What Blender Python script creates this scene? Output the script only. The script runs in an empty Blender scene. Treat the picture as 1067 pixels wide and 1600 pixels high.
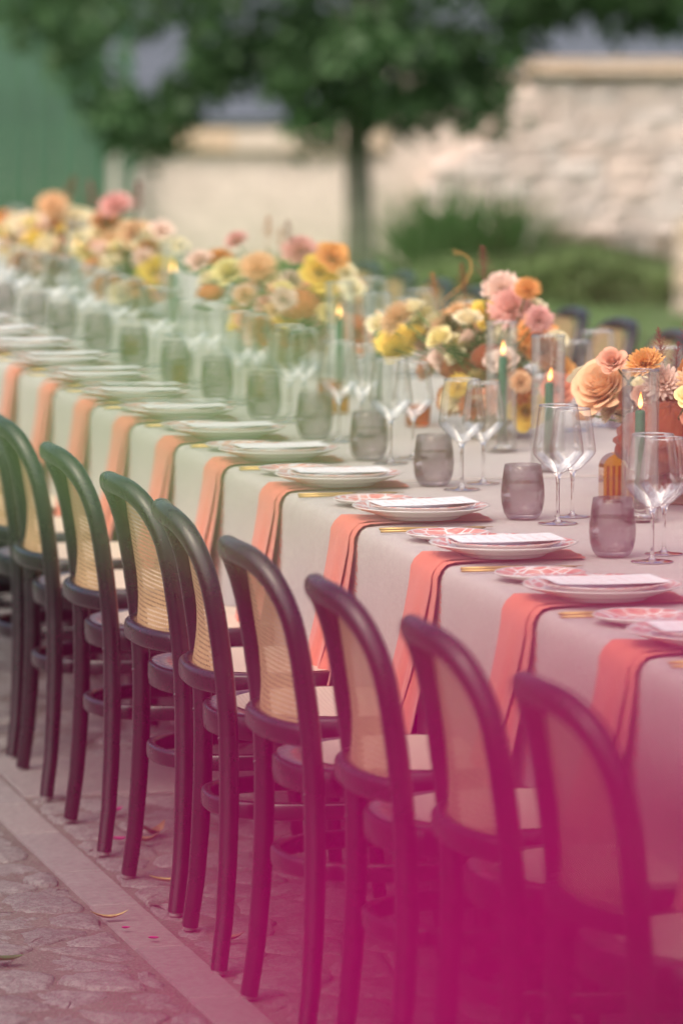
import bpy, bmesh, math, random
import numpy as np
from mathutils import Vector, Matrix

# ------------------------------------------------------------------ camera, sky, sun, exposure
scene = bpy.context.scene
COL = scene.collection
CAM_H, YAW, PITCH = 1.7283, 0.2278, 0.1054
cam_data = bpy.data.cameras.new("camera")
cam = bpy.data.objects.new("camera", cam_data)
COL.objects.link(cam)
cam.location = (0, 0, CAM_H)
cam.rotation_euler = (math.pi / 2 - PITCH, 0, -YAW)
cam_data.sensor_fit = 'VERTICAL'
cam_data.sensor_height = 36.0
cam_data.sensor_width = 24.0
cam_data.lens = 159.75
cam_data.clip_start = 0.05
cam_data.clip_end = 500
cam_data.dof.use_dof = True
cam_data.dof.focus_distance = 8.75
cam_data.dof.aperture_fstop = 2.8
scene.camera = cam

SUN_DIR = Vector((-0.42, -0.42, 0.80)).normalized()      # towards the sun
world = bpy.data.worlds.new("World")
scene.world = world
world.use_nodes = True
wn = world.node_tree.nodes
wn.clear()
sky = wn.new('ShaderNodeTexSky')
sky.sky_type = 'NISHITA'
sky.sun_disc = False
sky.sun_elevation = math.asin(SUN_DIR.z)
sky.sun_rotation = math.atan2(SUN_DIR.x, SUN_DIR.y)
sky.air_density = 1.0
sky.dust_density = 7.0
sky.ozone_density = 0.6
bg = wn.new('ShaderNodeBackground')
bg.inputs[1].default_value = 0.15
wo = wn.new('ShaderNodeOutputWorld')
world.node_tree.links.new(sky.outputs[0], bg.inputs[0])
world.node_tree.links.new(bg.outputs[0], wo.inputs[0])

sun_data = bpy.data.lights.new("sun", 'SUN')
sun_data.energy = 1.5
sun_data.angle = math.radians(110)
sun_data.color = (1.0, 0.95, 0.89)
sun = bpy.data.objects.new("sun", sun_data)
COL.objects.link(sun)
sun.location = (-5, -5, 12)
sun.rotation_euler = (-SUN_DIR).to_track_quat('-Z', 'Y').to_euler()

scene.view_settings.view_transform = 'Standard'
scene.view_settings.look = 'None'
scene.view_settings.gamma = 1.0
scene.view_settings.use_curve_mapping = False
scene.view_settings.exposure = 0.57
scene.render.engine = 'CYCLES'
scene.cycles.use_denoising = True
scene.cycles.max_bounces = 10
scene.cycles.transparent_max_bounces = 40
scene.cycles.caustics_reflective = False
scene.cycles.caustics_refractive = False

rnd = random.Random(7)
PI = math.pi

# ------------------------------------------------------------------ materials
def new_mat(name):
    m = bpy.data.materials.new(name)
    m.use_nodes = True
    nt = m.node_tree
    nt.nodes.clear()
    out = nt.nodes.new('ShaderNodeOutputMaterial')
    return m, nt, out

class NB:
    """small node helper"""
    def __init__(s, nt): s.nt = nt
    def n(s, typ, **kw):
        nd = s.nt.nodes.new(typ)
        for k, v in kw.items():
            if k.startswith('i_'):
                key = k[2:]
                key = int(key) if key.isdigit() else key.replace('_', ' ')
                nd.inputs[key].default_value = v
            else:
                setattr(nd, k, v)
        return nd
    def l(s, a, b): s.nt.links.new(a, b)
    def math(s, op, a, b=None, c=None, clamp=False):
        nd = s.nt.nodes.new('ShaderNodeMath'); nd.operation = op; nd.use_clamp = clamp
        for i, v in enumerate((a, b, c)):
            if v is None: continue
            if isinstance(v, (int, float)): nd.inputs[i].default_value = v
            else: s.l(v, nd.inputs[i])
        return nd.outputs[0]
    def ramp(s, fac, stops):
        nd = s.nt.nodes.new('ShaderNodeValToRGB')
        e = nd.color_ramp.elements
        while len(e) < len(stops): e.new(0.5)
        for k, (p, c) in enumerate(stops):
            e[k].position = p
            e[k].color = (c[0], c[1], c[2], 1) if not isinstance(c, (int, float)) else (c, c, c, 1)
        if fac is not None: s.l(fac, nd.inputs[0])
        return nd.outputs[0]
    def mix(s, fac, a, b, mode='MIX'):
        nd = s.nt.nodes.new('ShaderNodeMix'); nd.data_type = 'RGBA'; nd.blend_type = mode
        for sock, v in ((nd.inputs[0], fac), (nd.inputs[6], a), (nd.inputs[7], b)):
            if isinstance(v, (int, float)): sock.default_value = v
            elif isinstance(v, tuple): sock.default_value = (v[0], v[1], v[2], 1)
            else: s.l(v, sock)
        return nd.outputs[2]

def principled(name, color, rough=0.5, var=0.0, vscale=30.0, bump=0.0, bscale=80.0, spec=0.5,
               metallic=0.0, sheen=0.0, transl=0.0, dark=None, obj_var=0.0, hue_var=0.0, subs=0.0, detail=4.0, coat=0.0):
    m, nt, out = new_mat(name)
    b = NB(nt)
    p = b.n('ShaderNodeBsdfPrincipled')
    p.inputs['Roughness'].default_value = rough
    p.inputs['Metallic'].default_value = metallic
    p.inputs['Specular IOR Level'].default_value = spec
    if coat: p.inputs['Coat Weight'].default_value = coat; p.inputs['Coat Roughness'].default_value = .25
    if sheen:
        p.inputs['Sheen Weight'].default_value = sheen
        p.inputs['Sheen Roughness'].default_value = 0.5
    tc = b.n('ShaderNodeTexCoord')
    col = None
    if var or dark is not None:
        nz = b.n('ShaderNodeTexNoise'); nz.inputs['Scale'].default_value = vscale; nz.inputs['Detail'].default_value = detail
        b.l(tc.outputs['Object'], nz.inputs['Vector'])
        d = dark if dark is not None else tuple(c * (1 - var) for c in color)
        l_ = tuple(min(1, c * (1 + var * .6)) for c in color)
        col = b.ramp(nz.outputs[0], [(0.32, d), (0.68, l_)])
    if obj_var or hue_var:
        oi = b.n('ShaderNodeObjectInfo')
        hs = b.n('ShaderNodeHueSaturation')
        if col is not None: b.l(col, hs.inputs['Color'])
        else: hs.inputs['Color'].default_value = (*color, 1)
        if hue_var:
            b.l(b.math('MULTIPLY_ADD', oi.outputs['Random'], hue_var, 0.5 - hue_var / 2), hs.inputs['Hue'])
        rr = b.math('FRACT', b.math('MULTIPLY', oi.outputs['Random'], 7.31))
        b.l(b.math('MULTIPLY_ADD', rr, obj_var, 1 - obj_var / 2), hs.inputs['Value'])
        col = hs.outputs[0]
    if col is not None: b.l(col, p.inputs['Base Color'])
    else: p.inputs['Base Color'].default_value = (*color, 1)
    if bump:
        bz = b.n('ShaderNodeTexNoise'); bz.inputs['Scale'].default_value = bscale; bz.inputs['Detail'].default_value = 5
        b.l(tc.outputs['Object'], bz.inputs['Vector'])
        bp = b.n('ShaderNodeBump'); bp.inputs['Strength'].default_value = bump; bp.inputs['Distance'].default_value = 0.01
        b.l(bz.outputs[0], bp.inputs['Height']); b.l(bp.outputs[0], p.inputs['Normal'])
    if transl:
        tr = b.n('ShaderNodeBsdfTranslucent')
        if col is not None: b.l(col, tr.inputs[0])
        else: tr.inputs[0].default_value = (*color, 1)
        mx = b.n('ShaderNodeMixShader'); mx.inputs[0].default_value = transl
        b.l(p.outputs[0], mx.inputs[1]); b.l(tr.outputs[0], mx.inputs[2]); b.l(mx.outputs[0], out.inputs[0])
    else:
        b.l(p.outputs[0], out.inputs[0])
    return m

def linen_mat(name, color, scale=900.0, var=0.16, bump=0.25, sheen=0.3):
    """woven cloth: two crossed thread waves plus slubs, in object metres"""
    m, nt, out = new_mat(name); b = NB(nt)
    p = b.n('ShaderNodeBsdfPrincipled'); p.inputs['Roughness'].default_value = .9
    p.inputs['Specular IOR Level'].default_value = .15
    p.inputs['Sheen Weight'].default_value = sheen
    tc = b.n('ShaderNodeTexCoord')
    geo = b.n('ShaderNodeNewGeometry')
    n1 = b.n('ShaderNodeTexNoise'); n1.inputs['Scale'].default_value = scale * .35; n1.inputs['Detail'].default_value = 3
    mp = b.n('ShaderNodeMapping'); mp.inputs['Scale'].default_value = (1, 0.16, 1)
    b.l(tc.outputs['Object'], mp.inputs[0]); b.l(mp.outputs[0], n1.inputs['Vector'])
    n2 = b.n('ShaderNodeTexNoise'); n2.inputs['Scale'].default_value = scale * .35; n2.inputs['Detail'].default_value = 3
    mp2 = b.n('ShaderNodeMapping'); mp2.inputs['Scale'].default_value = (0.16, 1, 0.16)
    b.l(tc.outputs['Object'], mp2.inputs[0]); b.l(mp2.outputs[0], n2.inputs['Vector'])
    s = b.math('MULTIPLY', b.math('ADD', n1.outputs[0], n2.outputs[0]), .5)
    cr = b.n('ShaderNodeTexNoise'); cr.inputs['Scale'].default_value = 5.5; cr.inputs['Detail'].default_value = 3; cr.inputs['Distortion'].default_value = .6; b.l(tc.outputs['Object'], cr.inputs['Vector'])
    big = b.n('ShaderNodeTexNoise'); big.inputs['Scale'].default_value = 6; b.l(tc.outputs['Object'], big.inputs['Vector'])
    c1 = b.ramp(s, [(.3, tuple(c * (1 - var * 1.6) for c in color)), (.72, tuple(min(1, c * (1 + var)) for c in color))])
    c2 = b.mix(.18, c1, b.ramp(big.outputs[0], [(.3, tuple(c * .82 for c in color)), (.7, tuple(min(1, c * 1.12) for c in color))]))
    b.l(c2, p.inputs['Base Color'])
    bp = b.n('ShaderNodeBump'); bp.inputs['Strength'].default_value = bump; bp.inputs['Distance'].default_value = .002
    b.l(s, bp.inputs['Height'])
    bp2 = b.n('ShaderNodeBump'); bp2.inputs['Strength'].default_value = .35; bp2.inputs['Distance'].default_value = .02
    b.l(cr.outputs[0], bp2.inputs['Height']); b.l(bp.outputs[0], bp2.inputs['Normal']); b.l(bp2.outputs[0], p.inputs['Normal'])
    b.l(p.outputs[0], out.inputs[0])
    return m

def glass_thin(name, tint, edge=0.35, rough=0.02, edge_tint=None, k=1.0):
    """one thin wall of glass: clear through the middle, mirror and darker towards the edges"""
    m, nt, out = new_mat(name); b = NB(nt)
    lw = b.n('ShaderNodeLayerWeight'); lw.inputs['Blend'].default_value = .35
    fr = b.n('ShaderNodeFresnel'); fr.inputs['IOR'].default_value = 1.5
    et = edge_tint or tuple(t * (1 - edge) for t in tint)
    fac = b.math('POWER', lw.outputs['Facing'], 2.2)
    colr = b.mix(fac, tint, et)
    tr = b.n('ShaderNodeBsdfTransparent'); b.l(colr, tr.inputs[0])
    gl = b.n('ShaderNodeBsdfGlossy'); gl.inputs['Roughness'].default_value = rough
    gl.inputs[0].default_value = (1, 1, 1, 1)
    mx = b.n('ShaderNodeMixShader')
    b.l(b.math('MINIMUM', b.math('MULTIPLY', fr.outputs[0], k), .5), mx.inputs[0])
    b.l(tr.outputs[0], mx.inputs[1]); b.l(gl.outputs[0], mx.inputs[2]); b.l(mx.outputs[0], out.inputs[0])
    return m

def glass_solid(name, color=(1, 1, 1), ior=1.48, rough=0.0):
    m, nt, out = new_mat(name); b = NB(nt)
    p = b.n('ShaderNodeBsdfPrincipled'); p.inputs['Base Color'].default_value = (*color, 1)
    p.inputs['Transmission Weight'].default_value = 1; p.inputs['IOR'].default_value = ior; p.inputs['Roughness'].default_value = rough
    b.l(p.outputs[0], out.inputs[0]); return m

M = {}
M['black_wood'] = principled('black_lacquered_wood', (.005, .0052, .006), .27, var=.3, vscale=14, bump=.03, bscale=60, spec=.5, coat=.25)
def scuffed(m):
    b = NB(m.node_tree); p = next(n for n in m.node_tree.nodes if n.type == 'BSDF_PRINCIPLED')
    tc = b.n('ShaderNodeTexCoord'); nz = b.n('ShaderNodeTexNoise'); nz.inputs['Scale'].default_value = 22; nz.inputs['Detail'].default_value = 8; nz.inputs['Roughness'].default_value = .7
    oi = b.n('ShaderNodeObjectInfo'); ad = b.n('ShaderNodeVectorMath'); ad.operation = 'ADD'; b.l(tc.outputs['Object'], ad.inputs[0]); b.l(oi.outputs['Random'], ad.inputs[1]); b.l(ad.outputs[0], nz.inputs['Vector'])
    b.l(b.ramp(nz.outputs[0], [(.3, .22), (.62, .34), (.78, .6)]), p.inputs['Roughness'])
scuffed(M['black_wood'])
M['table_wood'] = principled('dark_table_wood', (.05, .035, .025), .6, var=.3, vscale=8)
M['screw'] = principled('dark_steel', (.10, .10, .10), .4, metallic=.9)
M['glide'] = principled('clear_nylon', (.22, .21, .2), .4)
M['linen'] = linen_mat('greige_linen', (.50, .465, .425))
M['coral'] = linen_mat('coral_linen', (.74, .20, .125), scale=1100, var=.12)
M['coral_fringe'] = principled('coral_thread', (.66, .15, .09), .9, var=.2, vscale=200)
M['gold'] = principled('brushed_gold', (.60, .42, .17), .42, metallic=1.0, var=.1, vscale=50)
M['wax'] = principled('green_wax', (.018, .12, .062), .4, spec=.4)
M['wick'] = principled('wick', (.02, .015, .01), .9)
M['leaf'] = principled('leaf_green', (.055, .12, .035), .55, var=.35, vscale=40, transl=.3, obj_var=.5, hue_var=.04)
M['stem'] = principled('stem_green', (.07, .13, .04), .6, obj_var=.3)
M['clear'] = glass_thin('clear_thin_glass', (.985, .99, .99), edge=.45, k=.4)
M['cyl'] = glass_thin('chimney_glass', (.985, .995, .99), edge=.28, k=.3)
M['smoke'] = glass_thin('smoke_glass', (.80, .772, .79), edge=.4, k=.8)
M['solid'] = glass_solid('crystal')
M['water'] = glass_thin('water_surface', (.95, .97, .98), edge=.2)
M['amber'] = glass_thin('amber_glass', (.80, .52, .13), edge=.55, rough=.06)
M['orange_glass'] = glass_thin('coral_glass', (.92, .42, .18), edge=.4)
M['bowl'] = principled('stoneware_bowl', (.36, .29, .19), .6, var=.12, vscale=20, bump=.05)
FLOWER = {
 'peach': (.87, .58, .35), 'salmon': (.85, .48, .34), 'cream': (.89, .79, .55), 'brown': (.17, .065, .03),
 'orange': (.82, .40, .14), 'blush': (.88, .67, .58), 'yellow': (.90, .67, .14), 'paleyellow': (.88, .76, .38),
 'pink': (.86, .48, .44), 'rust': (.25, .055, .022), 'coral': (.84, .36, .24), 'rustorange': (.52, .17, .06),
 'wine': (.28, .05, .05),
}
for k_, c_ in FLOWER.items():
    M['f_' + k_] = principled('petal_' + k_, c_, .65, var=.16, vscale=45, transl=.28, spec=.2, obj_var=.18, hue_var=.012, sheen=.2)

def flame_mat():
    m, nt, out = new_mat('flame'); b = NB(nt)
    tc = b.n('ShaderNodeTexCoord'); sp = b.n('ShaderNodeSeparateXYZ'); b.l(tc.outputs['Generated'], sp.inputs[0])
    c = b.ramp(sp.outputs[2], [(0, (.9, .25, .04)), (.3, (1, .62, .22)), (.65, (1, .50, .12)), (1, (1, .26, .03))])
    e = b.n('ShaderNodeEmission'); e.inputs[1].default_value = 3.5
    b.l(c, e.inputs[0]); b.l(e.outputs[0], out.inputs[0]); return m
M['flame'] = flame_mat()

def cane_mat(name, holes):
    """six-way woven cane seen as a grid of strands; UV is in metres"""
    m, nt, out = new_mat(name); b = NB(nt)
    uv = b.n('ShaderNodeUVMap'); sp = b.n('ShaderNodeSeparateXYZ'); b.l(uv.outputs[0], sp.inputs[0])
    pitch = .0088
    cu = b.math('ABSOLUTE', b.math('SUBTRACT', b.math('FRACT', b.math('DIVIDE', sp.outputs[0], pitch)), .5))
    cv = b.math('ABSOLUTE', b.math('SUBTRACT', b.math('FRACT', b.math('DIVIDE', sp.outputs[1], pitch)), .5))
    d = b.math('MAXIMUM', b.math('MAXIMUM', cu, cv), b.math('MULTIPLY', b.math('ADD', cu, cv), .72))
    hole = b.math('LESS_THAN', d, .215)
    nz = b.n('ShaderNodeTexNoise'); nz.inputs['Scale'].default_value = 260
    tc = b.n('ShaderNodeTexCoord'); b.l(tc.outputs['Object'], nz.inputs['Vector'])
    nz2 = b.n('ShaderNodeTexNoise'); nz2.inputs['Scale'].default_value = 9; b.l(tc.outputs['Object'], nz2.inputs['Vector'])
    c = b.ramp(nz.outputs[0], [(.3, (.48, .31, .14)), (.7, (.74, .53, .28))])
    c = b.mix(.35, c, b.ramp(nz2.outputs[0], [(.3, (.42, .27, .12)), (.7, (.68, .48, .25))]))
    strand = b.math('MULTIPLY', b.math('SINE', b.math('MULTIPLY', sp.outputs[0], 2 * PI / pitch * 2)), b.math('SINE', b.math('MULTIPLY', sp.outputs[1], 2 * PI / pitch * 2)))
    p = b.n('ShaderNodeBsdfPrincipled'); p.inputs['Roughness'].default_value = .45
    bp = b.n('ShaderNodeBump'); bp.inputs['Strength'].default_value = .6; bp.inputs['Distance'].default_value = .002
    b.l(strand, bp.inputs['Height']); b.l(bp.outputs[0], p.inputs['Normal'])
    if holes:
        b.l(c, p.inputs['Base Color'])
        tr = b.n('ShaderNodeBsdfTransparent'); mx = b.n('ShaderNodeMixShader')
        tl = b.n('ShaderNodeBsdfTranslucent'); b.l(c, tl.inputs[0])
        m2 = b.n('ShaderNodeMixShader'); m2.inputs[0].default_value = .25
        b.l(p.outputs[0], m2.inputs[1]); b.l(tl.outputs[0], m2.inputs[2])
        b.l(hole, mx.inputs[0]); b.l(m2.outputs[0], mx.inputs[1]); b.l(tr.outputs[0], mx.inputs[2])
        b.l(mx.outputs[0], out.inputs[0])
    else:
        c = b.mix(hole, b.mix(.7, c, (.86, .78, .66)), (.58, .47, .34))
        b.l(c, p.inputs['Base Color']); b.l(p.outputs[0], out.inputs[0])
    return m
M['cane'] = cane_mat('open_cane', True)
M['cane_seat'] = cane_mat('seat_cane', False)

def plate_mat(name, rim0, inner):
    """glazed white china with a coral transfer print, measured from the plate's centre"""
    m, nt, out = new_mat(name); b = NB(nt)
    tc = b.n('ShaderNodeTexCoord'); sp = b.n('ShaderNodeSeparateXYZ'); b.l(tc.outputs['Object'], sp.inputs[0])
    r = b.math('SQRT', b.math('ADD', b.math('POWER', sp.outputs[0], 2), b.math('POWER', sp.outputs[1], 2)))
    an = b.math('ARCTAN2', sp.outputs[1], sp.outputs[0])
    vo = b.n('ShaderNodeTexVoronoi'); vo.feature = 'DISTANCE_TO_EDGE'; vo.inputs['Scale'].default_value = 34 if inner else 40
    b.l(tc.outputs['Object'], vo.inputs['Vector'])
    lines = b.math('LESS_THAN', vo.outputs[0], .055)
    wv = b.math('ABSOLUTE', b.math('SINE', b.math('MULTIPLY', an, 4)))
    arc = b.math('LESS_THAN', b.math('ABSOLUTE', b.math('SUBTRACT', r, b.math('MULTIPLY_ADD', wv, .022, rim0 + .004))), .0035)
    nz = b.n('ShaderNodeTexNoise'); nz.inputs['Scale'].default_value = 60; b.l(tc.outputs['Object'], nz.inputs['Vector'])
    coral = b.ramp(nz.outputs[0], [(.35, (.66, .22, .18)), (.6, (.74, .38, .32)), (.75, (.76, .50, .42))])
    on = b.math('GREATER_THAN', r, rim0)
    white = (.78, .77, .75)
    w = b.math('MAXIMUM', lines, arc)
    c = b.mix(b.math('MULTIPLY', on, b.math('SUBTRACT', 1, w)), white, coral)
    edge = b.math('GREATER_THAN', r, (.1335 if not inner else .0795) )
    c = b.mix(edge, c, white)
    under = b.n('ShaderNodeNewGeometry'); spn = b.n('ShaderNodeSeparateXYZ'); b.l(under.outputs['Normal'], spn.inputs[0])
    c = b.mix(b.math('LESS_THAN', spn.outputs[2], 0.0), c, white)
    p = b.n('ShaderNodeBsdfPrincipled'); p.inputs['Roughness'].default_value = .16; b.l(c, p.inputs['Base Color'])
    b.l(p.outputs[0], out.inputs[0]); return m
M['charger'] = plate_mat('printed_china_large', .108, False)
M['salad'] = plate_mat('printed_china_medium', .088, False)
M['bread'] = plate_mat('printed_china_small', .018, True)

def card_mat():
    m, nt, out = new_mat('printed_card'); b = NB(nt)
    tc = b.n('ShaderNodeTexCoord'); sp = b.n('ShaderNodeSeparateXYZ'); b.l(tc.outputs['Object'], sp.inputs[0])
    nz = b.n('ShaderNodeTexNoise'); nz.inputs['Scale'].default_value = 330; nz.inputs['Detail'].default_value = 2
    mp = b.n('ShaderNodeMapping'); mp.inputs['Scale'].default_value = (.35, 1, 1)
    b.l(tc.outputs['Object'], mp.inputs[0]); b.l(mp.outputs[0], nz.inputs['Vector'])
    line = b.math('LESS_THAN', b.math('ABSOLUTE', b.math('SUBTRACT', b.math('FRACT', b.math('DIVIDE', sp.outputs[0], .021)), .5)), .16)
    ins = b.math('MULTIPLY', b.math('LESS_THAN', b.math('ABSOLUTE', sp.outputs[0]), .075), b.math('LESS_THAN', b.math('ABSOLUTE', sp.outputs[1]), .040))
    ink = b.math('MULTIPLY', b.math('MULTIPLY', line, ins), b.math('GREATER_THAN', nz.outputs[0], .54))
    c = b.mix(b.math('MULTIPLY', ink, .7), (.90, .90, .92), (.74, .36, .30))
    p = b.n('ShaderNodeBsdfPrincipled'); p.inputs['Roughness'].default_value = .8; b.l(c, p.inputs['Base Color'])
    b.l(p.outputs[0], out.inputs[0]); return m
M['card'] = card_mat()

def ground_mat():
    m, nt, out = new_mat('gritty_mortar'); b = NB(nt)
    tc = b.n('ShaderNodeTexCoord')
    n1 = b.n('ShaderNodeTexNoise'); n1.inputs['Scale'].default_value = 160; n1.inputs['Detail'].default_value = 6; b.l(tc.outputs['Object'], n1.inputs['Vector'])
    n2 = b.n('ShaderNodeTexNoise'); n2.inputs['Scale'].default_value = 5; n2.inputs['Detail'].default_value = 6; b.l(tc.outputs['Object'], n2.inputs['Vector'])
    c = b.ramp(n1.outputs[0], [(.3, (.05, .047, .041)), (.5, (.115, .107, .096)), (.72, (.21, .198, .176))])
    c = b.mix(.45, c, b.ramp(n2.outputs[0], [(.3, (.075, .068, .057)), (.7, (.17, .158, .135))]))
    p = b.n('ShaderNodeBsdfPrincipled'); p.inputs['Roughness'].default_value = .95; p.inputs['Specular IOR Level'].default_value = .2
    b.l(c, p.inputs['Base Color'])
    bp = b.n('ShaderNodeBump'); bp.inputs['Strength'].default_value = .7; bp.inputs['Distance'].default_value = .006
    b.l(n1.outputs[0], bp.inputs['Height']); b.l(bp.outputs[0], p.inputs['Normal'])
    b.l(p.outputs[0], out.inputs[0]); return m
M['mortar'] = ground_mat()

def stone_mat(name, lo, hi, ov=.25, sc=18, bump=.5, grit=False):
    m, nt, out = new_mat(name); b = NB(nt)
    geo = b.n('ShaderNodeNewGeometry')
    n1 = b.n('ShaderNodeTexNoise'); n1.inputs['Scale'].default_value = sc; n1.inputs['Detail'].default_value = 8; n1.inputs['Roughness'].default_value = .65; b.l(geo.outputs['Position'], n1.inputs['Vector'])
    n2 = b.n('ShaderNodeTexNoise'); n2.inputs['Scale'].default_value = sc * 9; n2.inputs['Detail'].default_value = 5; b.l(geo.outputs['Position'], n2.inputs['Vector'])
    c = b.ramp(n1.outputs[0], [(.28, lo), (.7, hi)])
    mid = tuple((a + c_) / 2 for a, c_ in zip(lo, hi))
    c = b.mix(.4, c, b.ramp(n2.outputs[0], [(.3, tuple(x * .55 for x in mid)), (.7, tuple(min(1, x * 1.4) for x in mid))]))
    if grit:
        n3 = b.n('ShaderNodeTexNoise'); n3.inputs['Scale'].default_value = 34; n3.inputs['Detail'].default_value = 9; n3.inputs['Roughness'].default_value = .75; b.l(geo.outputs['Position'], n3.inputs['Vector'])
        ridge = b.math('ABSOLUTE', b.math('SUBTRACT', n3.outputs[0], .5))
        c = b.mix(b.ramp(ridge, [(.0, .75), (.035, 0.0)]), c, tuple(x * .42 for x in lo))
    oi = b.n('ShaderNodeObjectInfo'); hs = b.n('ShaderNodeHueSaturation'); b.l(c, hs.inputs['Color'])
    b.l(b.math('MULTIPLY_ADD', oi.outputs['Random'], ov, 1 - ov / 2), hs.inputs['Value'])
    rr = b.math('FRACT', b.math('MULTIPLY', oi.outputs['Random'], 5.77))
    b.l(b.math('MULTIPLY_ADD', rr, .5, .7), hs.inputs['Saturation'])
    p = b.n('ShaderNodeBsdfPrincipled'); p.inputs['Roughness'].default_value = .85; p.inputs['Specular IOR Level'].default_value = .3
    b.l(hs.outputs[0], p.inputs['Base Color'])
    bp = b.n('ShaderNodeBump'); bp.inputs['Strength'].default_value = bump; bp.inputs['Distance'].default_value = .006
    hsum = b.math('MULTIPLY_ADD', n2.outputs[0], .35, n1.outputs[0])
    b.l(hsum, bp.inputs['Height']); b.l(bp.outputs[0], p.inputs['Normal'])
    b.l(p.outputs[0], out.inputs[0]); return m
M['cobble'] = stone_mat('limestone_cobble', (.095, .092, .086), (.235, .228, .216), ov=.22, bump=1.0, grit=True)
M['slab'] = stone_mat('smooth_limestone_slab', (.15, .138, .13), (.205, .19, .18), ov=.12, sc=7, bump=.18)
M['wall_stone'] = stone_mat('warm_wall_stone', (.60, .495, .445), (.78, .68, .625), ov=.12, sc=6, bump=.5)
M['render_wall'] = stone_mat('pale_lime_render', (.66, .555, .50), (.78, .675, .615), ov=.0, sc=2.2, bump=.3)
M['coping'] = stone_mat('ochre_coping', (.56, .43, .32), (.68, .55, .43), ov=.15, sc=8)
M['rubble'] = stone_mat('rubble_block', (.44, .34, .25), (.62, .51, .40), ov=.3, sc=8)
M['door'] = principled('green_painted_timber', (.045, .115, .068), .5, var=.2, vscale=6, obj_var=.14, bump=.05)
M['slate'] = stone_mat('blue_grey_slate', (.055, .065, .085), (.10, .115, .145), ov=.3, sc=10)
M['bark'] = principled('bark', (.19, .175, .145), .9, var=.4, vscale=18, bump=.6, bscale=25)
M['crown'] = principled('crown_leaf', (.075, .15, .058), .5, var=.65, vscale=2.6, transl=.4, spec=.4)
M['grass'] = principled('lawn_blade', (.15, .26, .09), .6, var=.35, vscale=1.2, transl=.3)
M['lawn'] = principled('lawn_soil', (.10, .17, .06), .9, var=.4, vscale=2.5, bump=.3, bscale=20)
M['hedge'] = principled('ground_cover_leaf', (.15, .22, .075), .6, var=.4, vscale=2.0, transl=.25)
M['blade'] = principled('spiky_blade', (.24, .42, .13), .5, var=.3, vscale=3, transl=.5)
M['blade_dry'] = principled('dry_blade', (.32, .25, .12), .7, transl=.2)
M['bract'] = principled('magenta_bract', (.46, .0, .155), .6, var=.15, vscale=60, transl=.5, spec=.2)
M['leaf_thin'] = principled('thin_bright_leaf', (.20, .36, .12), .5, var=.2, vscale=40, transl=.5)
M['petal_dry'] = principled('fallen_bract', (.42, .02, .16), .7, transl=.2)
M['leaf_dry'] = principled('dry_leaf', (.20, .11, .045), .7, var=.4, vscale=60)
M['leaf_yellow'] = principled('yellow_leaf', (.36, .27, .09), .6, var=.4, vscale=60)

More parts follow.
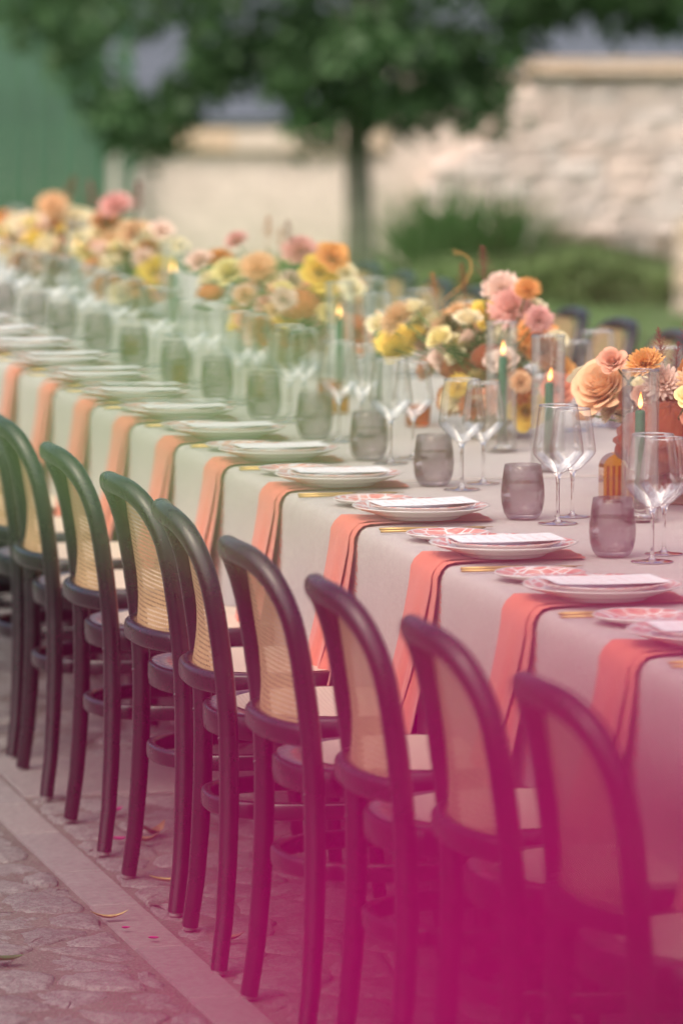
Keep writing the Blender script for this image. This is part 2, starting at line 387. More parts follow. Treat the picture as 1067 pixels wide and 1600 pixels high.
# ------------------------------------------------------------------ mesh helpers
class MB:
    def __init__(s): s.v = []; s.f = []; s.uv = None
    def add(s, v, f):
        o = len(s.v); s.v += [tuple(p) for p in v]; s.f += [tuple(i + o for i in q) for q in f]
    def box(s, c, d, M_=None):
        x, y, z = d[0] / 2, d[1] / 2, d[2] / 2
        v = [Vector((a * x, b_ * y, e * z)) for e in (-1, 1) for b_ in (-1, 1) for a in (-1, 1)]
        if M_ is not None: v = [M_ @ p for p in v]
        v = [p + Vector(c) for p in v]
        s.add(v, [(0, 2, 3, 1), (4, 5, 7, 6), (0, 1, 5, 4), (2, 6, 7, 3), (0, 4, 6, 2), (1, 3, 7, 5)])
    def lathe(s, prof, seg=32, c=(0, 0, 0), sx=1, sy=1):
        v = []; f = []; n = len(prof)
        for i in range(seg):
            a = 2 * PI * i / seg
            for r, z in prof: v.append((c[0] + r * math.cos(a) * sx, c[1] + r * math.sin(a) * sy, c[2] + z))
        for i in range(seg):
            j = (i + 1) % seg
            for k in range(n - 1):
                a, b_, c_, d = i * n + k, j * n + k, j * n + k + 1, i * n + k + 1
                if prof[k][0] < 1e-7: f.append((a, c_, d))
                elif prof[k + 1][0] < 1e-7: f.append((a, b_, d))
                else: f.append((a, b_, c_, d))
        s.add(v, f)
    def sweep(s, path, section, ups=None, closed=False, caps=True, scales=None):
        """section: list of (a,b): a along the side axis, b along the up axis"""
        P = [Vector(p) for p in path]; n = len(P); k = len(section); v = []; f = []
        prev = None
        for i in range(n):
            if closed: t = P[(i + 1) % n] - P[i - 1]
            else: t = P[min(i + 1, n - 1)] - P[max(i - 1, 0)]
            t.normalize()
            if ups is not None:
                u = Vector(ups[i] if isinstance(ups, list) else ups); sd = t.cross(u).normalized(); u = sd.cross(t).normalized()
            else:
                if prev is None:
                    a = Vector((0, 0, 1)) if abs(t.z) < .9 else Vector((1, 0, 0))
                    sd = t.cross(a).normalized()
                else:
                    sd = (prev - t * prev.dot(t)).normalized()
                u = sd.cross(t).normalized()
            prev = sd
            sc = scales[i] if scales is not None else 1
            for a, b_ in section: v.append(P[i] + sd * a * sc + u * b_ * sc)
        m = n if closed else n - 1
        for i in range(m):
            j = (i + 1) % n
            for q in range(k):
                w = (q + 1) % k
                f.append((i * k + q, j * k + q, j * k + w, i * k + w))
        if caps and not closed:
            f.append(tuple(range(k))[::1]); f.append(tuple((n - 1) * k + q for q in range(k))[::-1])
        s.add(v, f)
    def grid(s, fn, nu, nv):
        v = [fn(i / (nu - 1), j / (nv - 1)) for i in range(nu) for j in range(nv)]
        f = [(i * nv + j, (i + 1) * nv + j, (i + 1) * nv + j + 1, i * nv + j + 1) for i in range(nu - 1) for j in range(nv - 1)]
        s.add(v, f)
    def mesh(s, name, mat=None, smooth=True, uv=None):
        me = bpy.data.meshes.new(name)
        me.from_pydata([tuple(p) for p in s.v], [], s.f)
        if smooth: me.polygons.foreach_set('use_smooth', [True] * len(me.polygons))
        if uv is not None:
            ul = me.uv_layers.new(name='UVMap')
            co = [uv(me.vertices[l.vertex_index].co) for l in me.loops]
            ul.data.foreach_set('uv', [c for p in co for c in p])
        me.update()
        if mat is not None: me.materials.append(M[mat] if isinstance(mat, str) else mat)
        return me

def circ(r, n=10, ry=None):
    ry = r if ry is None else ry
    return [(r * math.cos(2 * PI * i / n), ry * math.sin(2 * PI * i / n)) for i in range(n)]
def rrect(w, h_, r, n=3):
    o = []
    for cx, cy, a0 in ((w / 2 - r, h_ / 2 - r, 0), (-w / 2 + r, h_ / 2 - r, PI / 2), (-w / 2 + r, -h_ / 2 + r, PI), (w / 2 - r, -h_ / 2 + r, 1.5 * PI)):
        for i in range(n + 1):
            a = a0 + PI / 2 * i / n; o.append((cx + r * math.cos(a), cy + r * math.sin(a)))
    return o

def link(name, data, parent=None, loc=(0, 0, 0), rot=(0, 0, 0), scale=(1, 1, 1)):
    o = bpy.data.objects.new(name, data); COL.objects.link(o)
    o.location = loc; o.rotation_euler = rot; o.scale = scale
    if parent is not None: o.parent = parent
    return o
def tag(o, label=None, cat=None, group=None, kind=None):
    if label: o['label'] = label
    if cat: o['category'] = cat
    if group: o['group'] = group
    if kind: o['kind'] = kind
    return o
def setmat(o, mat):
    o.material_slots[0].link = 'OBJECT'; o.material_slots[0].material = M[mat] if isinstance(mat, str) else mat
def fast_mesh(name, V, F, mat, smooth=False):
    """numpy vertices and quads/tris to one mesh"""
    me = bpy.data.meshes.new(name)
    V = np.asarray(V, dtype=np.float32); F = np.asarray(F, dtype=np.int32)
    k = F.shape[1]
    me.vertices.add(len(V)); me.vertices.foreach_set('co', V.ravel())
    me.loops.add(F.size); me.loops.foreach_set('vertex_index', F.ravel())
    me.polygons.add(len(F)); me.polygons.foreach_set('loop_start', np.arange(0, F.size, k, dtype=np.int32))
    if smooth: me.polygons.foreach_set('use_smooth', np.ones(len(F), dtype=bool))
    me.update(calc_edges=True); me.validate()
    me.materials.append(M[mat]); return me
ORD = ['first', 'second', 'third', 'fourth', 'fifth', 'sixth', 'seventh', 'eighth', 'ninth', 'tenth', 'eleventh', 'twelfth', 'thirteenth', 'fourteenth', 'fifteenth', 'sixteenth', 'seventeenth', 'eighteenth', 'nineteenth', 'twentieth']
def curve_noise(x, seed, amp=1.0):
    return amp * (math.sin(x * 1.7 + seed * 2.1) + .6 * math.sin(x * 3.9 + seed * 5.3) + .35 * math.sin(x * 8.3 + seed * 1.3)) / 1.95

# ------------------------------------------------------------------ ground: mortar bed, strips of slabs, cobbles
g = MB(); g.grid(lambda u, v: (-150 + 300 * u, -100 + 300 * v, -.0045), 2, 2)
ground = link('ground', g.mesh('ground', 'mortar', False)); tag(ground, 'gritty grey mortar bed of the cobbled terrace', kind='structure')

def strip_left(y): return 1.500 + (9.80 - y) * .0235
STRIP_W = .098
CROSS = (10.08, 10.62)

path = link('paving_strip', None, loc=(1.55, 8.5, 0)); tag(path, 'narrow band of smooth grey limestone slabs beside the chairs', kind='structure')
def slab_mesh(pts, top, bev=.004):
    c = Vector((sum(p[0] for p in pts) / len(pts), sum(p[1] for p in pts) / len(pts), 0))
    m = MB(); n = len(pts)
    ring = lambda ins, z: [Vector((p[0], p[1], z)) + (c - Vector((p[0], p[1], 0))).normalized() * ins for p in pts]
    v = ring(0, -.03) + ring(0, top - bev) + ring(bev * 1.4, top)
    f = []
    for k in range(2):
        for i in range(n):
            j = (i + 1) % n; f.append((k * n + i, k * n + j, (k + 1) * n + j, (k + 1) * n + i))
    f.append(tuple(2 * n + i for i in range(n)))
    m.add(v, f); return m
y = 6.2
joints = [6.2]
while y < 13.5:
    y += rnd.uniform(.36, .56); joints.append(y)
for a, b_ in zip(joints[:-1], joints[1:]):
    j = .0025
    pts = [(strip_left(a) + rnd.uniform(-.002, .002), a + j), (strip_left(a) + STRIP_W, a + j), (strip_left(b_) + STRIP_W, b_ - j), (strip_left(b_) + rnd.uniform(-.002, .002), b_ - j)]
    o = link('slab', slab_mesh(pts, .002 + rnd.uniform(-.002, .002)).mesh('slab', 'slab', False), path, loc=(-1.55, -8.5, 0))
x = strip_left(CROSS[0]) + STRIP_W + .01
while x < 4.6:
    w = rnd.uniform(.32, .5)
    pts = [(x, CROSS[0] + rnd.uniform(-.004, .004)), (x + w - .006, CROSS[0]), (x + w - .006, CROSS[1]), (x, CROSS[1])]
    link('slab', slab_mesh(pts, .001 + rnd.uniform(-.002, .002)).mesh('slab', 'slab', False), path, loc=(-1.55, -8.5, 0))
    x += w

cob = link('cobbles', None, loc=(1.5, 9, 0)); tag(cob, 'uneven limestone cobbles of the terrace', kind='structure')
def clip(poly, p, q):
    """keep the part of poly nearer to p than q"""
    mx, my = (p[0] + q[0]) / 2, (p[1] + q[1]) / 2; nx, ny = q[0] - p[0], q[1] - p[1]
    out = []
    for i in range(len(poly)):
        a, b_ = poly[i], poly[(i + 1) % len(poly)]
        da = (a[0] - mx) * nx + (a[1] - my) * ny; db = (b_[0] - mx) * nx + (b_[1] - my) * ny
        if da <= 0: out.append(a)
        if (da < 0) != (db < 0):
            t = da / (da - db); out.append((a[0] + t * (b_[0] - a[0]), a[1] + t * (b_[1] - a[1])))
    return out
def cut_side(poly, fx):
    """clip by half-plane fx(p) >= 0"""
    out = []
    for i in range(len(poly)):
        a, b_ = poly[i], poly[(i + 1) % len(poly)]; da, db = fx(a), fx(b_)
        if da >= 0: out.append(a)
        if (da < 0) != (db < 0):
            t = da / (da - db); out.append((a[0] + t * (b_[0] - a[0]), a[1] + t * (b_[1] - a[1])))
    return out
stones = []
SX, SY = .125, .185           # stones lie longer along the row than across it
seeds = {}
r2 = random.Random(21)
for i in range(0, 34):
    for j in range(0, 60):
        seeds[(i, j)] = (.55 + (i + r2.uniform(-.42, .42) + (j % 2) * .5) * SX, 5.9 + (j + r2.uniform(-.42, .42)) * SY)
for (i, j), p in seeds.items():
    if p[0] > 4.4: continue
    poly = [(p[0] - .4, p[1] - .4), (p[0] + .4, p[1] - .4), (p[0] + .4, p[1] + .4), (p[0] - .4, p[1] + .4)]
    for di in (-2, -1, 0, 1, 2):
        for dj in (-2, -1, 0, 1, 2):
            if (di or dj) and (i + di, j + dj) in seeds: poly = clip(poly, p, seeds[(i + di, j + dj)])
    if len(poly) < 3: continue
    left = p[0] < strip_left(p[1]) + STRIP_W / 2
    if left: poly = cut_side(poly, lambda q: strip_left(q[1]) - .008 - q[0])
    else:
        poly = cut_side(poly, lambda q: q[0] - strip_left(q[1]) - STRIP_W - .012)
        if p[1] < sum(CROSS) / 2: poly = cut_side(poly, lambda q: CROSS[0] - .01 - q[1])
        else: poly = cut_side(poly, lambda q: q[1] - CROSS[1] - .01)
    if len(poly) < 3: continue
    ar = abs(sum(poly[k][0] * poly[(k + 1) % len(poly)][1] - poly[(k + 1) % len(poly)][0] * poly[k][1] for k in range(len(poly)))) / 2
    if ar < .0012: continue
    stones.append((poly, ar))
def stone_geo(poly, rs):
    # inset, round the corners, dome the top
    cx = sum(p[0] for p in poly) / len(poly); cy = sum(p[1] for p in poly) / len(poly)
    gap = rs.uniform(.002, .010)
    q = []
    for x_, y_ in poly:
        d = math.hypot(x_ - cx, y_ - cy); k = max(.5, 1 - gap / max(d, .01)); q.append((cx + (x_ - cx) * k, cy + (y_ - cy) * k))
    for _ in range(1):
        nq = []
        for i in range(len(q)):
            a, b_ = q[i], q[(i + 1) % len(q)]
            nq += [(a[0] * .76 + b_[0] * .24, a[1] * .76 + b_[1] * .24), (a[0] * .24 + b_[0] * .76, a[1] * .24 + b_[1] * .76)]
        q = nq
    nq = []
    for i in range(len(q)):
        a, b_ = q[i], q[(i + 1) % len(q)]; nq.append(a)
        if math.hypot(a[0] - b_[0], a[1] - b_[1]) > .03:
            nq.append(((a[0] + b_[0]) / 2, (a[1] + b_[1]) / 2))
    q = [(a + rs.uniform(-.005, .005), b_ + rs.uniform(-.007, .007)) for a, b_ in nq]
    n = len(q); h0 = rs.uniform(-.0045, .0035); tx, ty = rs.uniform(-.03, .03), rs.uniform(-.03, .03)
    def P(k, z, jit=.0):
        return [(cx + (a - cx) * k + rs.uniform(-jit, jit), cy + (b_ - cy) * k + rs.uniform(-jit, jit), z + h0 + (a - cx) * tx * k + (b_ - cy) * ty * k + rs.uniform(-jit, jit) * .7) for a, b_ in q]
    v = P(1.03, -.02) + P(1, -.0045, .0025) + P(.88, -.0012, .003) + P(.5, .0008, .0035) + [(cx, cy, .001 + h0)]
    f = []
    for r in range(3):
        for i in range(n):
            j = (i + 1) % n; f.append((r * n + i, r * n + j, (r + 1) * n + j, (r + 1) * n + i))
    for i in range(n): f.append((3 * n + i, 3 * n + (i + 1) % n, 4 * n))
    return v, f
def visible_rank(s):
    p = s[0][0]; d = p[0] * math.sin(YAW) + p[1] * math.cos(YAW)
    lat = p[0] * math.cos(YAW) - p[1] * math.sin(YAW)
    inside = abs(lat) < d * .0755 and d > 7.3
    hidden = p[0] > 2.05
    return (0 if inside and not hidden else 1, d)
stones.sort(key=visible_rank)
rest = MB(); rs = random.Random(3)
for k, (poly, ar) in enumerate(stones):
    v, f = stone_geo(poly, rs)
    if k < 300:
        m = MB(); m.add(v, f); link('cobblestone', m.mesh('cobblestone', 'cobble', True), cob, loc=(-1.5, -9, 0))
    else: rest.add(v, f)
o = link('far_cobbles', rest.mesh('far_cobbles', 'cobble', True), cob, loc=(-1.5, -9, 0)); tag(o, kind='stuff')

# fallen leaves and bracts on the terrace
def leaf_mesh(name, L, W, curl, mat, n=7):
    m = MB()
    def fn(u, v):
        w = W * math.sin(PI * min(1, u * .96 + .03)) ** .8 * (1 - .25 * u); s_ = (v - .5) * 2
        return (L * (u - .5), w * s_ * .5, curl * (u - .5) ** 2 * L * 1.6 + abs(s_) * w * .28)
    m.grid(fn, n, 5); return m.mesh(name, mat, True)
fl = [('fallen_leaf', 'leaf_yellow', 1.532, 8.607, .075, .02, .5, 'yellow and brown fallen leaf lying across the edge of the slab strip', 'leaf'),
      ('fallen_petal', 'petal_dry', 1.762, 9.80, .035, .03, .6, 'magenta fallen petal on cobbles, the farthest one from the slab strip', 'petal'),
      ('fallen_leaf', 'leaf_dry', 1.79, 9.50, .09, .035, .7, 'dark brown curled leaf on the cobbles behind the chair legs', 'leaf'),
      ('fallen_leaf', 'leaf_dry', 1.755, 9.42, .07, .03, .9, 'small brown leaf beside a darker curled leaf on the cobbles', 'leaf'),
      ('fallen_petal', 'petal_dry', 1.705, 9.45, .035, .022, .4, 'magenta fallen petal on cobbles close to a chair leg', 'petal'),
      ('fallen_leaf', 'leaf_yellow', 1.715, 8.96, .075, .022, .4, 'pale narrow leaf on the cobbles between two chair feet', 'leaf'),
      ('fallen_leaf', 'leaf_dry', 1.72, 8.35, .05, .028, .7, 'little brown leaf on the cobbles near the front chair feet', 'leaf'),
      ('fallen_leaf', 'leaf', 1.273, 8.25, .07, .03, .3, 'green leaf on the pale cobbles left of the slab strip', 'leaf'),
      ('fallen_petal', 'petal_dry', 1.545, 8.50, .02, .014, .3, 'tiny magenta petal on the left edge of the slab strip', 'petal'),
      ('fallen_petal', 'petal_dry', 1.578, 8.39, .022, .015, .3, 'tiny magenta petal in the middle of a slab', 'petal')]
for nm, mt, X, Y, L, W, cu, lab, cat in fl:
    o = link(nm, leaf_mesh(nm, L, W, cu, mt), loc=(X, Y, .008), rot=(0, 0, rnd.uniform(-.5, .9))); tag(o, lab, cat, 'leaves and petals fallen on the terrace')

# ------------------------------------------------------------------ the garden behind, in metres to the right of / ahead of the camera
F0 = Vector((math.sin(YAW), math.cos(YAW), 0)); R0 = Vector((math.cos(YAW), -math.sin(YAW), 0))
def G(r, d, z=0.0): return R0 * r + F0 * d + Vector((0, 0, z))
GROT = -YAW
lw = MB(); lw.grid(lambda u, v: tuple(G(-14 + 30 * u, 19 + 40 * v, -.002)), 2, 2)
lawn = link('lawn', lw.mesh('lawn', 'lawn', False)); tag(lawn, 'green lawn behind the long table', kind='structure')
def blades(n, rr, dd, zz, hh, w, seed, mat, name):
    q = np.random.default_rng(seed)
    r = q.uniform(*rr, n); d = q.uniform(*dd, n); a = q.uniform(0, 2 * PI, n); h_ = q.uniform(*hh, n); t = q.normal(0, .4, (n, 2)) * h_[:, None]
    base = np.outer(r, R0) + np.outer(d, F0); base[:, 2] = zz
    side = np.stack([np.cos(a), np.sin(a), 0 * a], 1) * w / 2
    tip = base.copy(); tip[:, :2] += t; tip[:, 2] += h_
    V = np.stack([base - side, base + side, tip], 1).reshape(-1, 3)
    return fast_mesh(name, V, np.arange(3 * n).reshape(-1, 3), mat)
gr = link('grass', blades(42000, (-1.5, 4.5), (21, 36), -.008, (.03, .09), .014, 5, 'grass', 'grass')); tag(gr, 'short green grass of the lawn', kind='stuff')

# ground cover bed in front of the stone wall
def leaf_cloud(name, n, centre_fn, size, mat, seed):
    q = np.random.default_rng(seed)
    C = centre_fn(q, n)
    d1 = q.normal(size=(n, 3)); d1 /= np.linalg.norm(d1, axis=1)[:, None]
    d2 = np.cross(d1, q.normal(size=(n, 3))); d2 /= np.linalg.norm(d2, axis=1)[:, None]
    L = q.uniform(size * .6, size * 1.3, n)[:, None]; W = L * .32
    V = np.stack([C - d1 * L * .5, C + d2 * W - d1 * L * .05, C + d1 * L * .5, C - d2 * W - d1 * L * .05], 1).reshape(-1, 3)
    return fast_mesh(name, V, np.arange(4 * n).reshape(-1, 4), mat)
def bed(q, n):
    r = q.uniform(.2, 2.15, n); d = q.uniform(28.4, 30.4, n); z = q.uniform(0, 1, n) ** .6 * (.27 + .05 * np.sin(r * 5) + .03 * np.sin(d * 7 + r * 3))
    z *= np.clip((r - .1) * 1.6, .4, 1)
    C = np.outer(r, R0) + np.outer(d, F0); C[:, 2] = z; return C
o = link('ground_cover', leaf_cloud('ground_cover', 26000, bed, .05, 'hedge', 8)); tag(o, 'low dark green ground cover in front of the stone wall', kind='stuff')

# green timber gate
gate = link('timber_gate', None, loc=G(-3.2, 34.0), rot=(0, 0, GROT)); tag(gate, 'tall dark green timber gate left of the pale wall', 'gate')
for k in range(16):
    m = MB(); m.box((0, 0, 1.75), (.188, .05, 3.5)); link('plank', m.mesh('plank', 'door', False), gate, loc=(-1.55 + k * .195, rnd.uniform(-.006, .006), 0))
for z in (.4, 1.75, 3.1):
    m = MB(); m.box((0, .05, z), (3.1, .05, .14)); link('rail', m.mesh('rail', 'door', False), gate)
m = MB(); m.box((1.60, .0, 1.75), (.10, .16, 3.5)); link('post', m.mesh('post', 'door', False), gate)

# pale rendered wall with ochre coping
wl = link('rendered_wall', None, loc=G(-.35, 34.2), rot=(0, 0, GROT)); tag(wl, 'pale lime-rendered garden wall right of the green gate', 'wall')
m = MB()
def wallface(u, v):
    return (-1.16 + 2.5 * u, -.0 + .012 * curve_noise(u * 9 + v * 3, 4), v * .84)
m.grid(wallface, 30, 14); m.box((.09, .18, .418), (2.5, .28, .836)); link('wall_face', m.mesh('wall_face', 'render_wall', True), wl)
for k in range(7):
    m = MB(); m.box((0, .14, .0), (.345, .46, .15)); link('coping_stone', m.mesh('coping_stone', 'coping', False), wl, loc=(-.98 + k * .352, rnd.uniform(-.01, .01), .92 + rnd.uniform(-.01, .01)), rot=(0, rnd.uniform(-.02, .02), 0))

# coursed stone wall on the right
sw = link('stone_wall', None, loc=G(1.6, 33.0), rot=(0, 0, GROT)); tag(sw, 'high warm limestone wall with a moulded top behind the ground cover', 'wall')
m = MB(); m.box((.35, .22, .72), (3.2, .24, 1.44)); link('wall_core', m.mesh('wall_core', 'render_wall', False), sw)
rw = random.Random(11); z = 0.0
block_cache = []
for k in range(10):
    mm = MB(); vv = []; ff = []
    nx, nz_ = 4, 3
    for i in range(nx):
        for j in range(nz_):
            e = (i in (0, nx - 1)) or (j in (0, nz_ - 1))
            vv.append((i / (nx - 1) - .5, (.03 if e else 0) + rw.uniform(-.006, .006), j / (nz_ - 1) - .5))
    for i in range(nx - 1):
        for j in range(nz_ - 1): ff.append((i * nz_ + j, (i + 1) * nz_ + j, (i + 1) * nz_ + j + 1, i * nz_ + j + 1))
    mm.add(vv, ff); mm.box((0, .12, 0), (.985, .16, .97)); block_cache.append(mm.mesh('stone_block', 'wall_stone', False))
while z < 1.40:
    hgt = rw.uniform(.10, .16); hgt = min(hgt, 1.42 - z)
    if hgt < .05: break
    x = -1.0 + rw.uniform(-.1, .1)
    while x < 1.75:
        w = rw.uniform(.16, .40)
        lim = 1.42 if x > -.25 else max(.82, 1.42 + (x + .25) * .75)
        if z + hgt * .6 < lim:
            link('stone', block_cache[rw.randrange(10)], sw, loc=(x + w / 2, -.02 + rw.uniform(-.012, .012), z + hgt / 2), scale=(w - .012, 1, hgt - .012))
        x += w
    z += hgt
prof = [(-.10, 0), (-.10, .03), (-.06, .05), (-.08, .07), (-.08, .10), (.3, .10), (.3, 0)]
for k in range(5):
    m = MB(); v = [(xx, p[0], p[1]) for xx in (0, .42) for p in prof]; n = len(prof)
    f = [(i, (i + 1) % n, n + (i + 1) % n, n + i) for i in range(n)] + [tuple(range(n))[::-1], tuple(range(n, 2 * n))]
    m.add(v, f); link('cornice_stone', m.mesh('cornice_stone', 'coping', False), sw, loc=(-.28 + k * .43, 0, 1.43))

# row of rough blocks at the foot of the wall, and a stone pier at the right
def rough_block(name, dx, dy, dz, seed, mat):
    bm = bmesh.new(); bmesh.ops.create_cube(bm, size=1); bmesh.ops.subdivide_edges(bm, edges=bm.edges[:], cuts=2, use_grid_fill=True)
    q = random.Random(seed)
    for v in bm.verts:
        r = v.co.length; v.co *= .9 + .1 * (.5 / max(r, .3)); v.co += Vector((q.uniform(-.045, .045), q.uniform(-.045, .045), q.uniform(-.035, .035)))
        v.co = Vector((v.co.x * dx, v.co.y * dy, (v.co.z + .5) * dz))
    me = bpy.data.meshes.new(name); bm.to_mesh(me); bm.free(); me.materials.append(M[mat]); return me
px_pos = [(1.50, .2, .40), (1.76, .19, .36), (1.98, .2, .38), (2.22, .2, .35)]
where = ['nearest the spiky clump', 'second from the spiky clump', 'third from the spiky clump', 'nearest the stone pier']
for k, (r, w, h_) in enumerate(px_pos):
    o = link('rough_stone', rough_block('rough_stone', w, .3, h_, 40 + k, 'rubble'), loc=G(r, 31.3), rot=(0, 0, GROT + rnd.uniform(-.1, .1)))
    tag(o, 'rough pale block at the foot of the stone wall, ' + where[k], 'stone', 'rough blocks at the foot of the wall')
pier = link('stone_pier', None, loc=G(2.18, 27.6), rot=(0, 0, GROT)); tag(pier, 'pale stone pier at the right end of the ground cover', 'pier')
for k in range(4):
    link('pier_stone', rough_block('pier_stone', .30, .30, .148, 60 + k, 'rubble'), pier, loc=(0, 0, k * .15))

# slate-roofed outbuilding beyond the walls
ob = link('outbuilding', None, loc=G(.6, 40.0), rot=(0, 0, GROT)); tag(ob, 'outbuilding with a blue-grey slate roof beyond the garden walls', 'building')
m = MB(); m.box((0, 3, .45), (14, 4, .9)); link('wall', m.mesh('wall', 'render_wall', False), ob)
rf = MB()
for k in range(26):
    y0, z0 = .6 + k * .14, .95 + k * .105
    rf.add([(-7.4, y0, z0), (7.4, y0, z0), (7.4, y0 + .2, z0 + .125), (-7.4, y0 + .2, z0 + .125), (-7.4, y0, z0 - .03), (7.4, y0, z0 - .03)], [(0, 1, 2, 3), (4, 5, 1, 0)])
link('roof', rf.mesh('roof', 'slate', False), ob)

# spiky clump in front of the wall
clump = link('spiky_plant', None, loc=G(.83, 30.9)); tag(clump, 'clump of arching spiky green leaves in front of the stone wall', 'plant')
def blade_mesh(n, seed, L, mat, w=.045):
    q = random.Random(seed); mb = MB()
    for _ in range(n):
        a = q.uniform(0, 2 * PI); el = q.uniform(.55, 1.4); l = q.uniform(L * .6, L); bend = q.uniform(.2, .6)
        d = Vector((math.cos(a), math.sin(a), 0)); sd = Vector((-d.y, d.x, 0)); p0 = d * q.uniform(0, .13); pts = []
        x = 0; zz = 0; ang = el
        for k in range(6):
            wv = w * (1 - (k / 5) ** 1.6) * .5 + .002
            c = p0 + d * x + Vector((0, 0, zz)); pts += [c - sd * wv, c + sd * wv]
            x += l / 5 * math.cos(ang); zz += l / 5 * math.sin(ang); ang -= bend / 5
        mb.add(pts, [(2 * k, 2 * k + 1, 2 * k + 3, 2 * k + 2) for k in range(5)])
    return mb.mesh('leaves', mat, True)
for k, (dx, L) in enumerate(((-.24, .95), (0, .95), (.2, .95), (-.12, 1.0), (.32, .85))):
    o = link('rosette', blade_mesh(75, 70 + k, L * .9, 'blade', .06), clump, loc=tuple(R0 * dx + F0 * rnd.uniform(-.2, .2)))
link('dry_stalks', blade_mesh(24, 90, .9, 'blade_dry', .02), clump, loc=tuple(R0 * .1))

# the tree
tree = link('tree', None, loc=G(.112, 29.6)); tag(tree, 'broad dark leafy tree with a straight trunk behind the long table', 'tree')
tb = MB()
tp = [(0, 0, -.02), (.005, 0, .5), (-.01, .01, 1.0), (0, 0, 1.5), (.02, 0, 2.1)]
tb.sweep(tp, circ(.088, 14), scales=[1.25, 1.0, .95, .92, .8]); link('trunk', tb.mesh('trunk', 'bark', True), tree)
q = random.Random(5); ends = []
lb = MB()
for k in range(15):
    a = 2 * PI * k / 15 + q.uniform(-.2, .2); l = q.uniform(1.0, 2.0); up = q.uniform(.0, .9)
    p0 = Vector((0, 0, q.uniform(1.35, 2.0))); pts = [p0]; d = Vector((math.cos(a), math.sin(a), .55 + up))
    for s_ in range(5):
        d = (d + Vector((0, 0, -.16)) + Vector((q.uniform(-.15, .15), q.uniform(-.15, .15), 0))).normalized(); pts.append(pts[-1] + d * l / 5)
    lb.sweep(pts, circ(.035, 7), scales=[1, .8, .62, .48, .34, .2]); ends += pts[2:]
link('limb', lb.mesh('limb', 'bark', True), tree)
LOW = [(-2.6, 1.85), (-2.1, 1.66), (-1.85, 1.52), (-1.6, 1.16), (-1.45, .98), (-1.2, 1.02), (-1.02, 1.34), (-.8, 1.45), (-.5, 1.42), (-.38, 1.2), (-.29, .98), (-.2, 1.25), (-.08, 1.46), (.1, 1.48), (.2, 1.17), (.35, 1.07), (.5, 1.22), (.62, 1.26), (.75, 1.10), (.88, 1.36), (1.05, 1.60), (1.25, 1.80), (1.45, 1.88), (1.65, 1.74), (1.9, 1.80), (2.1, 1.72), (2.5, 1.85)]
def low(r):
    for (a, za), (b_, zb) in zip(LOW[:-1], LOW[1:]):
        if a <= r <= b_: return za + (zb - za) * (r - a) / (b_ - a)
    return 1.8
cq = np.random.default_rng(12); CL = []
for k in range(250):
    r = cq.uniform(-2.35, 2.3); dd = cq.uniform(-1.1, 1.1)
    if (r / 2.5) ** 2 + (dd / 1.7) ** 2 > 1: continue
    zl = low(r) + .11 + abs(dd) * .12
    u = cq.uniform()
    z = zl + (u ** 2.0) * (3.3 - 1.0 * abs(r) / 2.4 - zl)
    if z < 2.1 and cq.uniform() < (.6 if r < -1.0 else .2): continue
    CL.append((r, dd, z))
for zl in range(60):      # dense dark core
    r = cq.normal(0, .75); dd = cq.uniform(-.8, .8); CL.append((r, dd, max(low(r) + .15, cq.uniform(1.45, 2.3))))
for zl in range(26):      # branch reaching over the stone wall
    r = cq.uniform(1.2, 2.3); dd = cq.uniform(-.6, .6); CL.append((r, dd, low(r) + cq.uniform(.05, .4)))
for zl in range(60):      # the hanging lower fringe
    r = cq.uniform(-2.0, 1.15); dd = cq.uniform(-.7, .5); CL.append((r, dd, low(r) + cq.uniform(.05, .16)))
def crown(q, n):
    idx = q.integers(0, len(CL), n); c = np.array(CL)[idx]; off = q.normal(size=(n, 3)) * np.array([.10, .11, .08])
    c = c + off
    C = np.outer(c[:, 0], R0) + np.outer(c[:, 1], F0); C[:, 2] = c[:, 2]; return C
def crown_mesh(n, seed):
    q = np.random.default_rng(seed); C = crown(q, n)
    d1 = q.normal(size=(n, 3)) * np.array([.8, .8, .45]) + np.array([0, 0, -.75]); d1 /= np.linalg.norm(d1, axis=1)[:, None]
    d2 = np.cross(d1, q.normal(size=(n, 3))); d2 /= np.linalg.norm(d2, axis=1)[:, None]
    d3 = np.cross(d1, d2)
    L = q.uniform(.07, .15, n)[:, None]; W = L * .30
    V = np.stack([C, C + d1 * L * .4 + d2 * W + d3 * W * .3, C + d1 * L, C + d1 * L * .4 - d2 * W + d3 * W * .3], 1).reshape(-1, 3)
    return fast_mesh('crown', V, np.arange(4 * n).reshape(-1, 4), 'crown')
link('crown', crown_mesh(12500, 6), tree)

